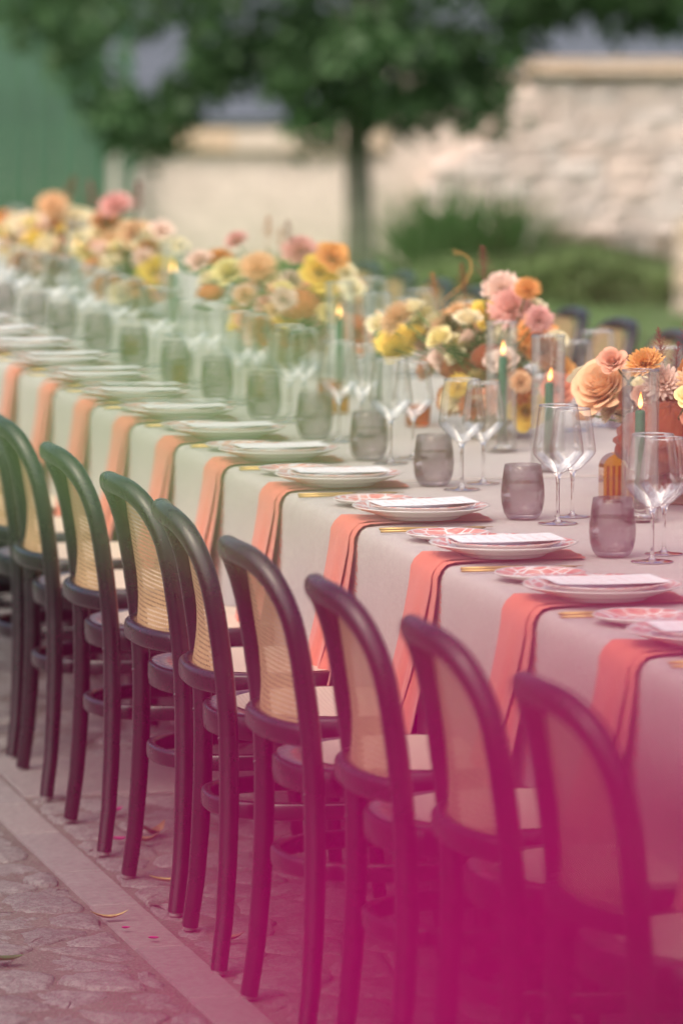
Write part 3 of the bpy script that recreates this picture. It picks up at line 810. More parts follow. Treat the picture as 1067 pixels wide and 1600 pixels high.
# ------------------------------------------------------------------ tables under linen cloths
XE, XR, ZT = 2.03, 3.52, .76
def cloth_mesh(L, seed):
    """one cloth: top and the two long drops, ends hanging too"""
    prof = [(-.008, .36), (-.007, .40), (-.005, .46), (-.003, .52), (-.001, .58), (0, .65), (0, .70), (0, .725), (.003, .742), (.009, .753), (.020, .759), (.04, .76)]
    W = XR - XE
    pts = list(prof) + [(.2, .76), (.45, .76), (.745, .76), (1.04, .76), (1.29, .76)] + [(W - a, z) for a, z in reversed(prof)]
    ny = int(L / .045); m = MB(); np_ = len(pts); v = []; f = []
    for j in range(ny + 1):
        y = L * j / ny
        for i, (a, z) in enumerate(pts):
            drop = max(0, (.745 - z) / .5)
            wv = curve_noise(y * 7, seed, .012) * drop ** 1.2 + curve_noise(y * 19, seed + 3, .004) * drop
            if i < np_ / 2: a = a - abs(.01 * drop) + wv
            else: a = a + abs(.01 * drop) - wv
            zz = z + (curve_noise(y * 5 + a * 6, seed, .0006) if drop == 0 else 0)
            v.append((a, y, zz))
    for j in range(ny):
        for i in range(np_ - 1): f.append((j * np_ + i, j * np_ + i + 1, (j + 1) * np_ + i + 1, (j + 1) * np_ + i))
    for j, rev in ((0, False), (ny, True)):      # short ends hang from the top edge to the hem
        top_ = [j * np_ + i for i in range(np_) if pts[i][1] > .7]
        o_ = len(v); yy = L * j / ny
        v += [(v[t_][0], yy, .36) for t_ in top_]
        for a_ in range(len(top_) - 1):
            q_ = (top_[a_], top_[a_ + 1], o_ + a_ + 1, o_ + a_); f.append(q_ if rev else q_[::-1])
    m.add(v, f)
    return m.mesh('tablecloth', 'linen', True)
spans = [(5.4, 9.492), (9.508, 13.40), (13.414, 17.30), (17.314, 21.2)]
tl = ['greige linen cloth over the nearest table, in front of the open seam', 'greige linen cloth over the second table, just beyond the first seam',
      'greige linen cloth over the third table from the right', 'greige linen cloth over the farthest table at the left edge']
for k, (a, b_) in enumerate(spans):
    o = link('tablecloth', cloth_mesh(b_ - a, k), loc=(XE, a, 0)); tag(o, tl[k], 'tablecloth', 'linen cloths along the long table')

# trestle tables under the cloths
for k, (a, b_) in enumerate(spans):
    t = link('trestle_table', None, loc=(XE, a, 0)); tag(t, ['nearest', 'second', 'third', 'farthest'][k] + ' trestle table hidden under its linen cloth', 'table', 'trestle tables of the long table')
    L = b_ - a; m = MB(); m.box(((XR - XE) / 2, L / 2, .737), (XR - XE - .03, L - .03, .03)); link('table_top', m.mesh('table_top', 'table_wood', False), t)
    for px_ in (.22, XR - XE - .22):
        for py_ in (.5, L - .5):
            m = MB(); m.box((px_, py_, .36), (.05, .05, .724)); link('leg', m.mesh('leg', 'table_wood', False), t)

# ------------------------------------------------------------------ bentwood chairs
def post_x(z):
    pts = [(0, -.235), (.10, -.222), (.20, -.215), (.30, -.211), (.40, -.210), (.48, -.212), (.56, -.219), (.64, -.229), (.72, -.242), (.85, -.265)]
    for (a, xa), (b_, xb) in zip(pts[:-1], pts[1:]):
        if a <= z <= b_:
            t = (z - a) / (b_ - a); return xa + (xb - xa) * t
    return pts[-1][1]
def post_y(z): return .184 + .026 * (1 - min(1, z / .44)) ** 1.3
ZA, HA, WA, EX = .60, .237, .184, 3.6
def arch_pt(t):       # t in [0, pi]
    c, s_ = math.cos(t), math.sin(t)
    yy = WA * math.copysign(abs(c) ** (2 / EX), c); zz = ZA + HA * abs(s_) ** (2 / EX)
    bow = .046 * (1 - abs(yy / WA) ** 2.2) * min(1, (zz - ZA) / HA + .25)
    return Vector((post_x(zz) - bow, yy, zz))
SEC = rrect(.040, .036, .0155, 3)
def chair_meshes():
    d = {}
    m = MB(); pts = []
    for z in (.44, .47, .51, .55, .58): pts.append((post_x(z), WA, z))
    n = 34
    pts += [tuple(arch_pt(PI * (k / n))) for k in range(n + 1)]
    for z in (.58, .55, .51, .47, .44): pts.append((post_x(z), -WA, z))
    m.sweep(pts, SEC, ups=(1, 0, 0), caps=False); d['back_frame'] = m.mesh('back_frame', 'black_wood')
    for s_, nm in ((1, 'leg_a'), (-1, 'leg_b')):
        m = MB(); m.sweep([(post_x(z), s_ * post_y(z), z) for z in (.008, .05, .10, .15, .2, .25, .3, .36, .41, .4401)], SEC, ups=(1, 0, 0), caps=False, scales=[.86, .88, .9, .93, .96, .98, 1, 1, 1, 1])
        d[nm] = m.mesh('leg', 'black_wood')
        m = MB(); m.sweep([(.195, s_ * .165, .008), (.187, s_ * .160, .12), (.178, s_ * .155, .26), (.17, s_ * .15, .44)], circ(.018, 12), scales=[.78, .88, .98, 1.08]); d['f' + nm] = m.mesh('leg', 'black_wood')
    # lower back rail
    m = MB(); pts = []
    for k in range(17):
        u = -1 + 2 * k / 16; pts.append((post_x(.535) - .050 * (1 - abs(u) ** 2.6) + .004, u * (WA - .004), .535))
    m.sweep(pts, rrect(.026, .040, .011, 3), ups=(0, 0, 1)); d['back_rail'] = m.mesh('back_rail', 'black_wood')
    # cane back
    m = MB(); rows = []
    nz_, nu = 22, 13
    for j in range(nz_):
        z = .532 + (ZA + HA - .012 - .532) * j / (nz_ - 1)
        k = min(1, max(0, (z - ZA) / HA)); hw = (WA - .014) * (1 - k ** EX) ** (1 / EX) if z > ZA else WA - .014
        hw = max(hw, .02)
        for i in range(nu):
            u = -1 + 2 * i / (nu - 1); y = u * hw
            bow = .045 * (1 - (y / WA) ** 2) * min(1, max(0, (z - ZA) / HA) + .25 + .5 * max(0, (.62 - z) / .08))
            kb = max(0.0, min(1.0, (.66 - z) / .11)); m.v.append((post_x(z) + .007 - .045 * (1 - (y / WA) ** 2) * (.28 + .62 * kb ** 1.5), y, z))
    for j in range(nz_ - 1):
        for i in range(nu - 1): m.f.append((j * nu + i, j * nu + i + 1, (j + 1) * nu + i + 1, (j + 1) * nu + i))
    d['cane_back'] = m.mesh('cane_back', 'cane', True, uv=lambda c: (c.y, c.z))
    # seat ring
    def outline(t, rx, ry):
        c, s_ = math.cos(t), math.sin(t); e = 2.35
        x = rx * math.copysign(abs(c) ** (2 / e), c); y = ry * math.copysign(abs(s_) ** (2 / e), s_)
        return x, y * (1 + .07 * x / rx)
    N = 56; secs = [(-.0, -.048), (.004, -.046), (.006, -.03), (.006, -.006), (.003, -.001), (-.004, .0), (-.024, -.001), (-.027, -.004), (-.027, -.048)]
    m = MB(); k = len(secs)
    for i in range(N):
        t = 2 * PI * i / N
        for a, z in secs:
            if a > -.02: x, y = outline(t, .214 + a, .208 + a); x -= .012
            else: x, y = outline(t, .205 + a, .212 + a); x += .004
            m.v.append((x, y, .472 + z))
    for i in range(N):
        j = (i + 1) % N
        for q_ in range(k): m.f.append((i * k + q_, j * k + q_, j * k + (q_ + 1) % k, i * k + (q_ + 1) % k))
    d['seat_ring'] = m.mesh('seat_ring', 'black_wood', True)
    m = MB(); R_ = 7
    for r in range(R_ + 1):
        for i in range(N):
            x, y = outline(2 * PI * i / N, .181 * r / R_ + 1e-4, .188 * r / R_ + 1e-4); m.v.append((x + .004, y, .4725 - .006 * (1 - (r / R_) ** 2)))
    for r in range(R_):
        for i in range(N):
            j = (i + 1) % N; m.f.append((r * N + i, r * N + j, (r + 1) * N + j, (r + 1) * N + i))
    d['cane_seat'] = m.mesh('cane_seat', 'cane_seat', True, uv=lambda c: (c.x, c.y))
    # stretcher hoop
    m = MB(); pts = []
    for i in range(48):
        t = 2 * PI * i / 48; c, s_ = math.cos(t), math.sin(t); e = 2.5
        pts.append((-.012 + .215 * math.copysign(abs(c) ** (2 / e), c), .170 * math.copysign(abs(s_) ** (2 / e), s_), .292))
    m.sweep(pts, rrect(.018, .034, .0075, 3), ups=(0, 0, 1), closed=True); d['stretcher_hoop'] = m.mesh('stretcher_hoop', 'black_wood')
    m = MB(); m.lathe([(0, .002), (.003, .0015), (.0045, 0), (.0045, -.003), (0, -.003)], 10); d['screw'] = m.mesh('screw', 'screw')
    m = MB(); m.lathe([(0, 0), (.012, 0), (.0125, .004), (.012, .009), (0, .009)], 12); d['glide'] = m.mesh('glide', 'glide')
    return d
CH = chair_meshes()
def chair(x, y, rz, label, group, z=.0):
    t = link('cane_chair', None, loc=(x, y, z), rot=(0, 0, rz)); tag(t, label, 'chair', group)
    bf = link('back_frame', CH['back_frame'], t)
    link('cane_back', CH['cane_back'], t); link('back_rail', CH['back_rail'], t)
    for k in ('leg_a', 'leg_b', 'fleg_a', 'fleg_b'):
        l = link('leg', CH[k], t)
        s_ = 1 if k.endswith('a') else -1
        if k[0] == 'l':
            link('screw', CH['screw'], l, loc=(post_x(.30) - .017, s_ * post_y(.3), .292), rot=(0, -PI / 2, 0))
            link('screw', CH['screw'], l, loc=(post_x(.44) - .018, s_ * post_y(.44), .435), rot=(0, -PI / 2, 0))
            link('glide', CH['glide'], l, loc=(post_x(.0), s_ * post_y(0), 0))
        else: link('glide', CH['glide'], l, loc=(.195, s_ * .165, 0))
    sr = link('seat_ring', CH['seat_ring'], t); link('cane_seat', CH['cane_seat'], sr)
    link('stretcher_hoop', CH['stretcher_hoop'], t)
    return t
near_chairs = [(1.935, 5.93, .03), (1.925, 6.535, .0), (1.895, 7.06, -.02), (1.872, 7.65, .02), (1.872, 8.27, -.07), (1.878, 8.855, .04), (1.866, 9.53, .0), (1.868, 10.24, -.03),
               (1.87, 10.84, .03), (1.875, 11.45, -.02), (1.87, 12.06, .0), (1.87, 12.66, .02)]
for k, (x, y, a) in enumerate(near_chairs):
    chair(x + .016, y, a, f'black bentwood chair with cane back on the near side, {ORD[k]} from right', 'cane chairs along the near side of the table')
far_chairs = [11.6, 12.18, 12.75, 13.27, 13.83, 14.42, 15.0, 15.52, 16.05, 16.62, 17.2]
for k, y in enumerate(far_chairs):
    chair(3.66 + rnd.uniform(-.01, .01), y, PI + rnd.uniform(-.05, .05), f'black bentwood chair with cane back on the far side, {ORD[k]} from right', 'cane chairs along the far side of the table')

# ------------------------------------------------------------------ place settings
def plate_mesh(name, R_, foot, hgt, well, mat):
    prof = [(0, .004), (foot * .9, .004), (foot * .92, 0), (foot, 0), (foot * 1.02, .004), (R_ * .9, hgt - .006), (R_ * .985, hgt - .0012), (R_, hgt), (R_ * .99, hgt + .0012),
            (R_ * .95, hgt), (well, .0085), (well * .94, .0065), (0, .0065)]
    m = MB(); m.lathe(prof, 56); return m.mesh(name, mat)
PL = {'charger': plate_mesh('dinner_plate', .1375, .078, .024, .095, 'charger'), 'salad': plate_mesh('salad_plate', .105, .06, .020, .072, 'salad'), 'bread': plate_mesh('bread_plate', .083, .045, .015, .055, 'bread')}
m = MB(); m.grid(lambda u, v: (.1 * (2 * u - 1), .06 * (2 * v - 1), .0015 * (2 * u - 1) ** 2), 6, 3)
top = list(m.v); n0 = len(top)
m.add([(p[0], p[1], p[2] - .0009) for p in top], [tuple(reversed(q_)) for q_ in m.f])
CARD = m.mesh('menu_card', 'card', False)
def napkin_meshes():
    path_top = [(.285, .004), (.20, .004), (.12, .004), (.06, .0045), (.03, .0045), (.012, .003), (.001, -.006), (-.006, -.02), (-.009, -.045)]
    def outer(u, v):
        L = .62; s_ = u * L
        return s_
    # stations: (x from edge, z from table top, slant)
    st = [(x, z, 0.0) for x, z in path_top]
    for k in range(1, 11):
        t = k / 10; st.append((-.010 - .050 * t ** 1.3, -.045 - .275 * t, .07 * t))
    def ribbon(st, w0, w1, yoff, lift, seed, nv=9, wav=.006):
        m = MB(); n = len(st)
        for i, (x, z, sl) in enumerate(st):
            t = min(1, max(0, (.10 - x) / .10)); w = w0 + (w1 - w0) * t; hang = max(0, min(1, (-z - .02) / .3))
            for j in range(nv):
                v = j / (nv - 1) - .5
                wv = wav * hang * (math.sin(v * 9 + seed) + .5 * math.sin(v * 17 + seed * 2))
                m.v.append((x - wv - lift * (1 if z < -.004 else 0), yoff + sl + v * w, z + (lift if z > -.004 else 0) + .0008 * math.sin(i * 2.1 + j * 1.3)))
        for i in range(n - 1):
            for j in range(nv - 1): m.f.append((i * nv + j, i * nv + j + 1, (i + 1) * nv + j + 1, (i + 1) * nv + j))
        k0 = len(m.v)        # thickness
        m.v += [(p[0] + .0016 * (1 if p[2] < -.004 else 0), p[1], p[2] - .0016 * (1 if p[2] > -.004 else 0)) for p in m.v]
        m.f += [tuple(k0 + a for a in reversed(q_)) for q_ in m.f]
        return m
    o1 = ribbon(st, .105, .165, 0.02, .0028, 1.0)
    st2 = [(x + (.0015 if z < -.03 else 0), z * 1.03, s_ * .1) for x, z, s_ in st]
    o2 = ribbon(st2, .10, .185, -.005, .0008, 1.0)
    fr = MB(); q = random.Random(9)
    def strand(p, d, L, w=.0011):
        d = Vector(d).normalized(); s_ = Vector((0, 1, 0)) if abs(d.y) < .6 else Vector((0, 0, 1))
        p = Vector(p); e = p + d * L + Vector((q.uniform(-.003, .003), q.uniform(-.004, .004), 0))
        fr.add([p - s_ * w, p + s_ * w, e + s_ * w * .6, e - s_ * w * .6], [(0, 1, 2, 3)])
    xb, zb, sb = st[-1]
    for k in range(52): strand((xb - .0065 + .004 * math.sin(k), sb + .01 - .078 + .156 * k / 51, zb + .002), (0, q.uniform(-.1, .1), -1), q.uniform(.014, .022))
    xb2, zb2, sb2 = st2[-1]
    for k in range(56): strand((xb2 - .003, sb2 - .03 - .09 + .18 * k / 55, zb2 + .002), (0, q.uniform(-.15, .15), -1), q.uniform(.014, .022))
    for k in range(70):      # frayed side of the inner layer, towards the camera
        t = k / 69; zz = -.03 - .30 * t; w = .183
        strand((-.001 - .03 * t ** 1.5, -.005 - w / 2 + .002, zz), (q.uniform(-.3, .3), -1, q.uniform(-.8, -.1)), q.uniform(.008, .016))
    return o1.mesh('napkin_layer', 'coral'), o2.mesh('napkin_layer', 'coral'), fr.mesh('fringe', 'coral_fringe', False)
NAP = napkin_meshes()
def knife_mesh():
    m = MB(); m.sweep([(-.115, 0, .0045), (-.06, 0, .0045), (.0, 0, .0045), (.01, 0, .004)], circ(.0027, 10), scales=[1, 1.05, .85, .5])
    m.grid(lambda u, v: (.008 + .105 * u, (-.008 + .016 * v) * (1 - .85 * max(0, u - .6) / .4 * v), .0035 + .0006 * math.sin(PI * v)), 8, 4); return m.mesh('knife', 'gold')
def spoon_mesh():
    m = MB(); m.sweep([(-.110, 0, .0045), (-.05, 0, .0045), (.02, 0, .006), (.055, 0, .006)], circ(.0026, 10), scales=[1, 1, .75, .55])
    def fn(u, v):
        a = 2 * PI * v; r = u; return (.078 + .027 * r * math.cos(a), .017 * r * math.sin(a), .002 + .006 * r * r)
    m.grid(fn, 6, 17); return m.mesh('spoon', 'gold')
def fork_mesh():
    m = MB(); m.sweep([(-.110, 0, .0045), (-.04, 0, .0045), (.03, 0, .006), (.045, 0, .005)], circ(.0026, 10), scales=[1, 1, .75, .6])
    m.grid(lambda u, v: (.042 + .024 * u, (-.011 + .022 * v) * (.35 + .65 * u), .0045 - .0015 * math.sin(PI * u)), 5, 5)
    for k in range(4): m.box((.086, -.0093 + .0062 * k, .0052), (.042, .0026, .0016))
    return m.mesh('fork', 'gold')
KN, SPN, FK = knife_mesh(), spoon_mesh(), fork_mesh()
# tumbler: smoke glass, wide low, in-curving lip
m = MB(); m.lathe([(0, .001), (.022, .0), (.029, .003), (.0345, .012), (.0385, .028), (.0400, .045), (.0392, .065), (.0362, .088), (.0335, .106), (.0328, .1065), (.0322, .106), (.0348, .088), (.0376, .065), (.0384, .045), (.0370, .029), (.0325, .015), (.026, .010), (0, .009)], 40); TUM = m.mesh('tumbler', 'smoke')
m = MB(); m.lathe([(0, .0), (.0365, .0)], 32); WATER = m.mesh('water', 'water')
m = MB(); m.lathe([(.0035, .088), (.009, .092), (.020, .100), (.034, .113), (.0445, .126), (.0468, .132), (.0460, .140), (.0425, .165), (.0385, .195), (.0355, .216), (.0350, .2166), (.0345, .216)], 44); WB = m.mesh('bowl', 'clear')
m = MB(); m.lathe([(0, .004), (.010, .0045), (.005, .007), (.0038, .012), (.0033, .03), (.0033, .07), (.0042, .082), (.0075, .0905), (.010, .094), (0, .0935)], 20); WS = m.mesh('stem', 'solid')
m = MB(); m.lathe([(0, .0035), (.008, .0042), (.020, .0022), (.0345, .0014), (.0365, .0008), (.036, 0), (0, 0)], 44); WF = m.mesh('foot', 'solid')
m = MB(); m.lathe([(.0350, .2155), (.0358, .2163), (.0358, .2172), (.0350, .2178), (.0343, .2170), (.0343, .2160), (.0350, .2155)], 44); WRIM = m.mesh('rim', 'solid')
def wine(x, y, z, s_, label, group):
    t = link('wine_glass', None, loc=(x, y, z), rot=(0, 0, rnd.uniform(0, 6)), scale=(s_, s_, s_)); tag(t, label, 'wine glass', group)
    b_ = link('bowl', WB, t); link('rim', WRIM, b_); link('stem', WS, t); link('foot', WF, t); return t

def setting(x_sign, xe, y, k, side, full=True):
    """x_sign +1: near side, diner faces +X"""
    S = x_sign; ph = f'{ORD[k]} {side}-side setting from right'
    rot = 0 if S > 0 else PI
    jx, jy = rnd.uniform(-.006, .006), rnd.uniform(-.012, .012)
    def P(dx, dy, z): return (xe + S * (dx + jx), y + S * 0 + (dy + jy if S > 0 else -dy + jy), z)
    yn = P(0, 0, 0)
    t = link('napkin', None, loc=(xe, yn[1], ZT), rot=(0, 0, rot + rnd.uniform(-.02, .02))); tag(t, f'coral linen napkin with frayed edge, {ph}', 'napkin', f'coral napkins on the {side} side')
    a = link('napkin_layer', NAP[0], t); link('napkin_layer', NAP[1], t); tag(link('fringe', NAP[2], t), kind='stuff')
    zc = ZT + .0085
    o = link('dinner_plate', PL['charger'], loc=P(.145, -.005, zc), rot=(0, 0, rnd.uniform(0, 6))); tag(o, f'large white dinner plate with coral rim, {ph}', 'plate', f'large dinner plates on the {side} side')
    o = link('salad_plate', PL['salad'], loc=P(.147, -.005, zc + .0075), rot=(0, 0, rnd.uniform(0, 6))); tag(o, f'smaller coral-rimmed plate stacked under the menu card, {ph}', 'plate', f'stacked smaller plates on the {side} side')
    o = link('menu_card', CARD, loc=P(.150, -.004, zc + .0300), rot=(0, rnd.uniform(-.015, .015), rot + rnd.uniform(-.05, .05))); tag(o, f'white menu card with faint coral print on the plates, {ph}', 'menu card', f'menu cards on the {side} side')
    o = link('bread_plate', PL['bread'], loc=P(.122, .305, ZT + .0015), rot=(0, 0, rnd.uniform(0, 6))); tag(o, f'small bread plate covered in coral pattern, {ph}', 'plate', f'bread plates on the {side} side')
    for nm, me, dx, dy in (('knife', KN, .135, -.172), ('spoon', SPN, .122, -.212), ('fork', FK, .185, .165), ('fork', FK, .18, .190)):
        if nm == 'fork' and dy > .18: lab = f'outer gold fork beside the bread plate, {ph}'
        elif nm == 'fork': lab = f'inner gold fork beside the dinner plate, {ph}'
        else: lab = f'gold {nm} lying beside the plates, {ph}'
        o = link(nm, me, loc=P(dx, dy, ZT + .001), rot=(0, 0, rot + rnd.uniform(-.03, .03))); tag(o, lab, nm, f'gold cutlery on the {side} side')
    t = link('tumbler', None, loc=P(.350, -.02, ZT + .0012), scale=(1.1, 1.1, 1.03)); tag(t, f'smoke-grey stemless tumbler of the {ph}', 'tumbler', f'smoke tumblers on the {side} side')
    link('tumbler_glass', TUM, t); link('water', WATER, t, loc=(0, 0, .072))
    wine(*P(.385 + rnd.uniform(-.01, .015), -.115, ZT + .0012), 1.08, f'larger front wine glass of the {ph}', f'wine glasses on the {side} side')
    wine(*P(.462 + rnd.uniform(-.01, .015), .0, ZT + .0012), 1.0, f'slightly smaller rear wine glass of the {ph}', f'wine glasses on the {side} side')
near_y = [6.80, 7.41, 8.045, 8.71, 9.40, 10.02, 10.59, 11.18, 11.75, 12.33, 12.93, 13.53, 14.12, 14.72, 15.32, 15.92]
for k, y in enumerate(near_y): setting(1, XE, y, k, 'near')
t = link('napkin', None, loc=(XE, 6.17, ZT), rot=(0, 0, .02)); tag(t, 'coral linen napkin cut off by the right edge, nearest of all', 'napkin', 'coral napkins on the near side')
link('napkin_layer', NAP[0], t); link('napkin_layer', NAP[1], t); tag(link('fringe', NAP[2], t), kind='stuff')
far_y = [9.35, 10.0, 10.6, 11.2, 11.8, 12.4, 13.0]
for k, y in enumerate(far_y): setting(-1, XR, y, k, 'far')

# ------------------------------------------------------------------ taper candles in glass chimneys
m = MB(); m.lathe([(.0375, 0), (.0375, .30), (.0366, .3008), (.0357, .30), (.0357, .004), (0, .004)], 40); CYL = m.mesh('chimney_glass', 'cyl')
m = MB(); m.lathe([(.0358, .2985), (.0366, .3020), (.0374, .2985), (.0366, .2975), (.0358, .2985)], 40); CRIM = m.mesh('chimney_rim', 'cyl')
m = MB(); m.lathe([(0, 0), (.026, 0), (.027, .003), (.015, .010), (.0125, .02), (.0135, .032), (.011, .033), (0, .030)], 24); HOLD = m.mesh('holder', 'solid')
m = MB(); m.lathe([(0, 0), (.0011, .002), (.0011, .012), (0, .013)], 6); WICK = m.mesh('wick', 'wick')
m = MB(); m.lathe([(0, 0), (.0032, .004), (.0052, .011), (.0050, .018), (.0034, .028), (.0016, .037), (0, .043)], 14); FLAME = m.mesh('flame', 'flame')
candles = [(2.60, 8.600, 1.000), (2.70, 9.632, .975), (2.72, 10.103, 1.000), (2.70, 11.245, .998), (2.72, 11.759, .986), (2.72, 13.051, .987), (2.72, 14.068, .982), (2.72, 15.877, .976), (2.72, 17.222, .942)]
for k, (x, y, zf) in enumerate(candles):
    lab = f'{ORD[k]} from the right along the table centre'
    o = link('glass_chimney', CYL, loc=(x, y, ZT + .0012), scale=(1, 1, 1.0)); tag(o, f'tall clear glass cylinder around a candle, {lab}', 'glass cylinder', 'glass cylinders round the candles'); link('rim', CRIM, o)
    t = link('taper_candle', None, loc=(x + rnd.uniform(-.004, .004), y, ZT + .0055)); tag(t, f'lit dark green taper candle, {lab}', 'candle', 'lit green taper candles')
    hw = zf - .018 - ZT - .0055
    m = MB(); m.lathe([(0, .02), (.0108, .02), (.0106, hw * .5), (.0100, hw - .004), (.0085, hw), (.004, hw - .002), (0, hw - .003)], 20)
    link('wax', m.mesh('wax', 'wax'), t); link('holder', HOLD, t); w_ = link('wick', WICK, t, loc=(0, 0, hw - .003)); link('flame', FLAME, t, loc=(0, 0, hw + .003), rot=(rnd.uniform(-.12, .12), rnd.uniform(-.12, .12), rnd.uniform(0, 6)), scale=(.9, .9, rnd.uniform(.7, 1.0)))

# ------------------------------------------------------------------ flowers
def petal_into(mb, c, axis_rot, base_r, L, W, cup, roll, tilt, n=5, k=4):
    """one petal: grows from the axis outwards; tilt = angle from the axis, cup = sideways curl, roll = tip curl"""
    Rz = Matrix.Rotation(axis_rot, 3, 'Z')
    v = []
    for i in range(n):
        u = i / (n - 1); w = W * (math.sin(PI * (.12 + .80 * u)) ** .75); ang = tilt + roll * u * u
        # integrate a simple arc
        x = base_r + L * u * math.sin(tilt + roll * u * u * .5); z = L * u * math.cos(tilt + roll * u * u * .5)
        for j in range(k):
            s_ = 2 * j / (k - 1) - 1; off = cup * w * (s_ * s_)
            p = Vector((x - off * math.cos(ang), w * s_ * .5, z + off * math.sin(ang)))
            v.append(Vector(c) + Rz @ p)
    f = [(i * k + j, i * k + j + 1, (i + 1) * k + j + 1, (i + 1) * k + j) for i in range(n - 1) for j in range(k - 1)]
    mb.add(v, f)
def shell_petal(mb, rot, r0, r1, z0, z1, arc, flare, q, n=6, k=7):
    """petal lying on a cup: radius r0 at the base to r1 at the lip, lip rolled outwards by flare"""
    v = []
    for i in range(n):
        u = i / (n - 1)
        for j in range(k):
            s_ = 2 * j / (k - 1) - 1
            edge = 1 - .30 * abs(s_) ** 3.0
            uu = u * edge
            r = r0 + (r1 - r0) * math.sin(uu * PI / 2) + flare * max(0, uu - .55) ** 2 * 3.0
            z = z0 + (z1 - z0) * uu - flare * .9 * max(0, uu - .7) ** 2 * 4 + .015 * math.sin(3 * s_ + rot * 5)
            a = rot + s_ * arc * .5 * (.55 + .45 * math.sin(PI * (.15 + .75 * u)))
            r *= 1 + .05 * math.sin(s_ * 2.3 + rot * 3)
            v.append((r * math.cos(a), r * math.sin(a), z))
    mb.add(v, [(i * k + j, i * k + j + 1, (i + 1) * k + j + 1, (i + 1) * k + j) for i in range(n - 1) for j in range(k - 1)])
def rose_mesh(seed, layers=8):
    q = random.Random(seed); m = MB()
    for l in range(layers):
        t = l / (layers - 1); n = 3 if l < 3 else (4 if l < 6 else 5)
        for k in range(n):
            shell_petal(m, 2 * PI * (k + .37 * l) / n + q.uniform(-.25, .25), .03 + .16 * t, .10 + .78 * t ** 1.1, -.55 + .12 * (1 - t), (.50 - .50 * t ** 1.6) * q.uniform(.9, 1.05) + .05, 2 * PI / n * (1.45 - .15 * t), .05 + .30 * t * t + q.uniform(0, .08), q)
    return m.mesh('rose', 'f_peach')
def dahlia_mesh(seed, rings=7, ball=False):
    q = random.Random(seed); m = MB()
    for l in range(rings):
        t = l / (rings - 1); tilt = .12 + t * (1.75 if not ball else 2.35); n = 5 + int(11 * math.sin(min(tilt, PI / 2))); L = (.62 + .42 * t) if not ball else .62 + .2 * math.sin(PI * t)
        for k in range(n):
            petal_into(m, (0, 0, -.18 if not ball else 0), 2 * PI * (k + .5 * (l % 2)) / n + q.uniform(-.08, .08), .08 if not ball else .18, L * q.uniform(.9, 1.06), .30 if not ball else .26, -.45, -.25, tilt + q.uniform(-.07, .07), 4, 3)
    return m.mesh('dahlia', 'f_peach')
def spray_mesh(seed):
    m = rose_mesh(seed, 6); m.name = 'spray_rose'; return m
def bud_mesh(seed):
    m = MB()
    for l in range(3):
        for k in range(4): petal_into(m, (0, 0, -.8), 2 * PI * (k + .4 * l) / 4, .05 + .12 * l, 1.4, .9, .5, -.9 + .3 * l, .22 + .08 * l, 6, 4)
    return m.mesh('bud', 'f_cream')
def cocks_mesh(seed):
    q = random.Random(seed); m = MB(); nu, nv = 26, 64
    def fn(u, v):
        th = u * 2.1; ph_ = v * 2 * PI
        r = 1 + .045 * math.sin(ph_ * 9 + 3 * math.sin(th * 5 + seed)) * math.sin(th) + .018 * math.sin(th * 17 + 2.5 * math.sin(ph_ * 4)) + .04 * math.sin(ph_ * 23 + th * 8)
        return (r * math.sin(th) * math.cos(ph_), r * math.sin(th) * math.sin(ph_), r * math.cos(th) * .72)
    m.grid(fn, nu, nv); return m.mesh('cockscomb', 'f_rust')
PROTO = {'rose': [rose_mesh(1), rose_mesh(2), rose_mesh(3, 8)], 'dahlia': [dahlia_mesh(4), dahlia_mesh(5, 8)], 'pompon': [dahlia_mesh(6, 8, True)], 'spray': [spray_mesh(7), spray_mesh(8)], 'bud': [bud_mesh(9)], 'cocks': [cocks_mesh(1), cocks_mesh(2)]}
PNAME = {'rose': 'rose', 'dahlia': 'dahlia', 'pompon': 'pompon_dahlia', 'spray': 'spray_rose', 'bud': 'rose_bud', 'cocks': 'cockscomb'}
LEAFM = leaf_mesh('leaf', 1.0, .46, .12, 'leaf', 8)
def plume_mesh(seed):
    q = random.Random(seed); m = MB()
    m.sweep([(0, 0, -1.2), (0, 0, .0), (.03, 0, 1.0)], circ(.018, 5), scales=[1, .8, .4])
    for k in range(26):
        t = k / 25; a = k * 2.4; l = (.55 - .46 * t); base = Vector((.03 * t, 0, -.15 + 1.1 * t)); d = Vector((math.cos(a), math.sin(a), .9)).normalized()
        for s_ in range(9):
            c = base + d * l * (s_ + 1) / 9 + Vector((q.uniform(-.02, .02), q.uniform(-.02, .02), q.uniform(-.02, .02))); r = .026 * (1 - .05 * s_)
            m.add([c + Vector((r, 0, 0)), c + Vector((0, r, 0)), c + Vector((-r, 0, 0)), c + Vector((0, -r, 0)), c + Vector((0, 0, r * 1.3)), c - Vector((0, 0, r))], [(0, 1, 4), (1, 2, 4), (2, 3, 4), (3, 0, 4), (1, 0, 5), (2, 1, 5), (3, 2, 5), (0, 3, 5)])
    return m.mesh('astilbe_plume', 'f_wine', False)
PLUME = [plume_mesh(1), plume_mesh(2)]
m = MB(); m.lathe([(0, 0), (.062, 0), (.066, .006), (.040, .016), (.034, .026), (.06, .04), (.098, .066), (.120, .098), (.124, .112), (.119, .113), (.112, .098), (.05, .05), (0, .046)], 40); BOWL = m.mesh('bowl', 'bowl')
CAMP = Vector((0, 0, CAM_H))
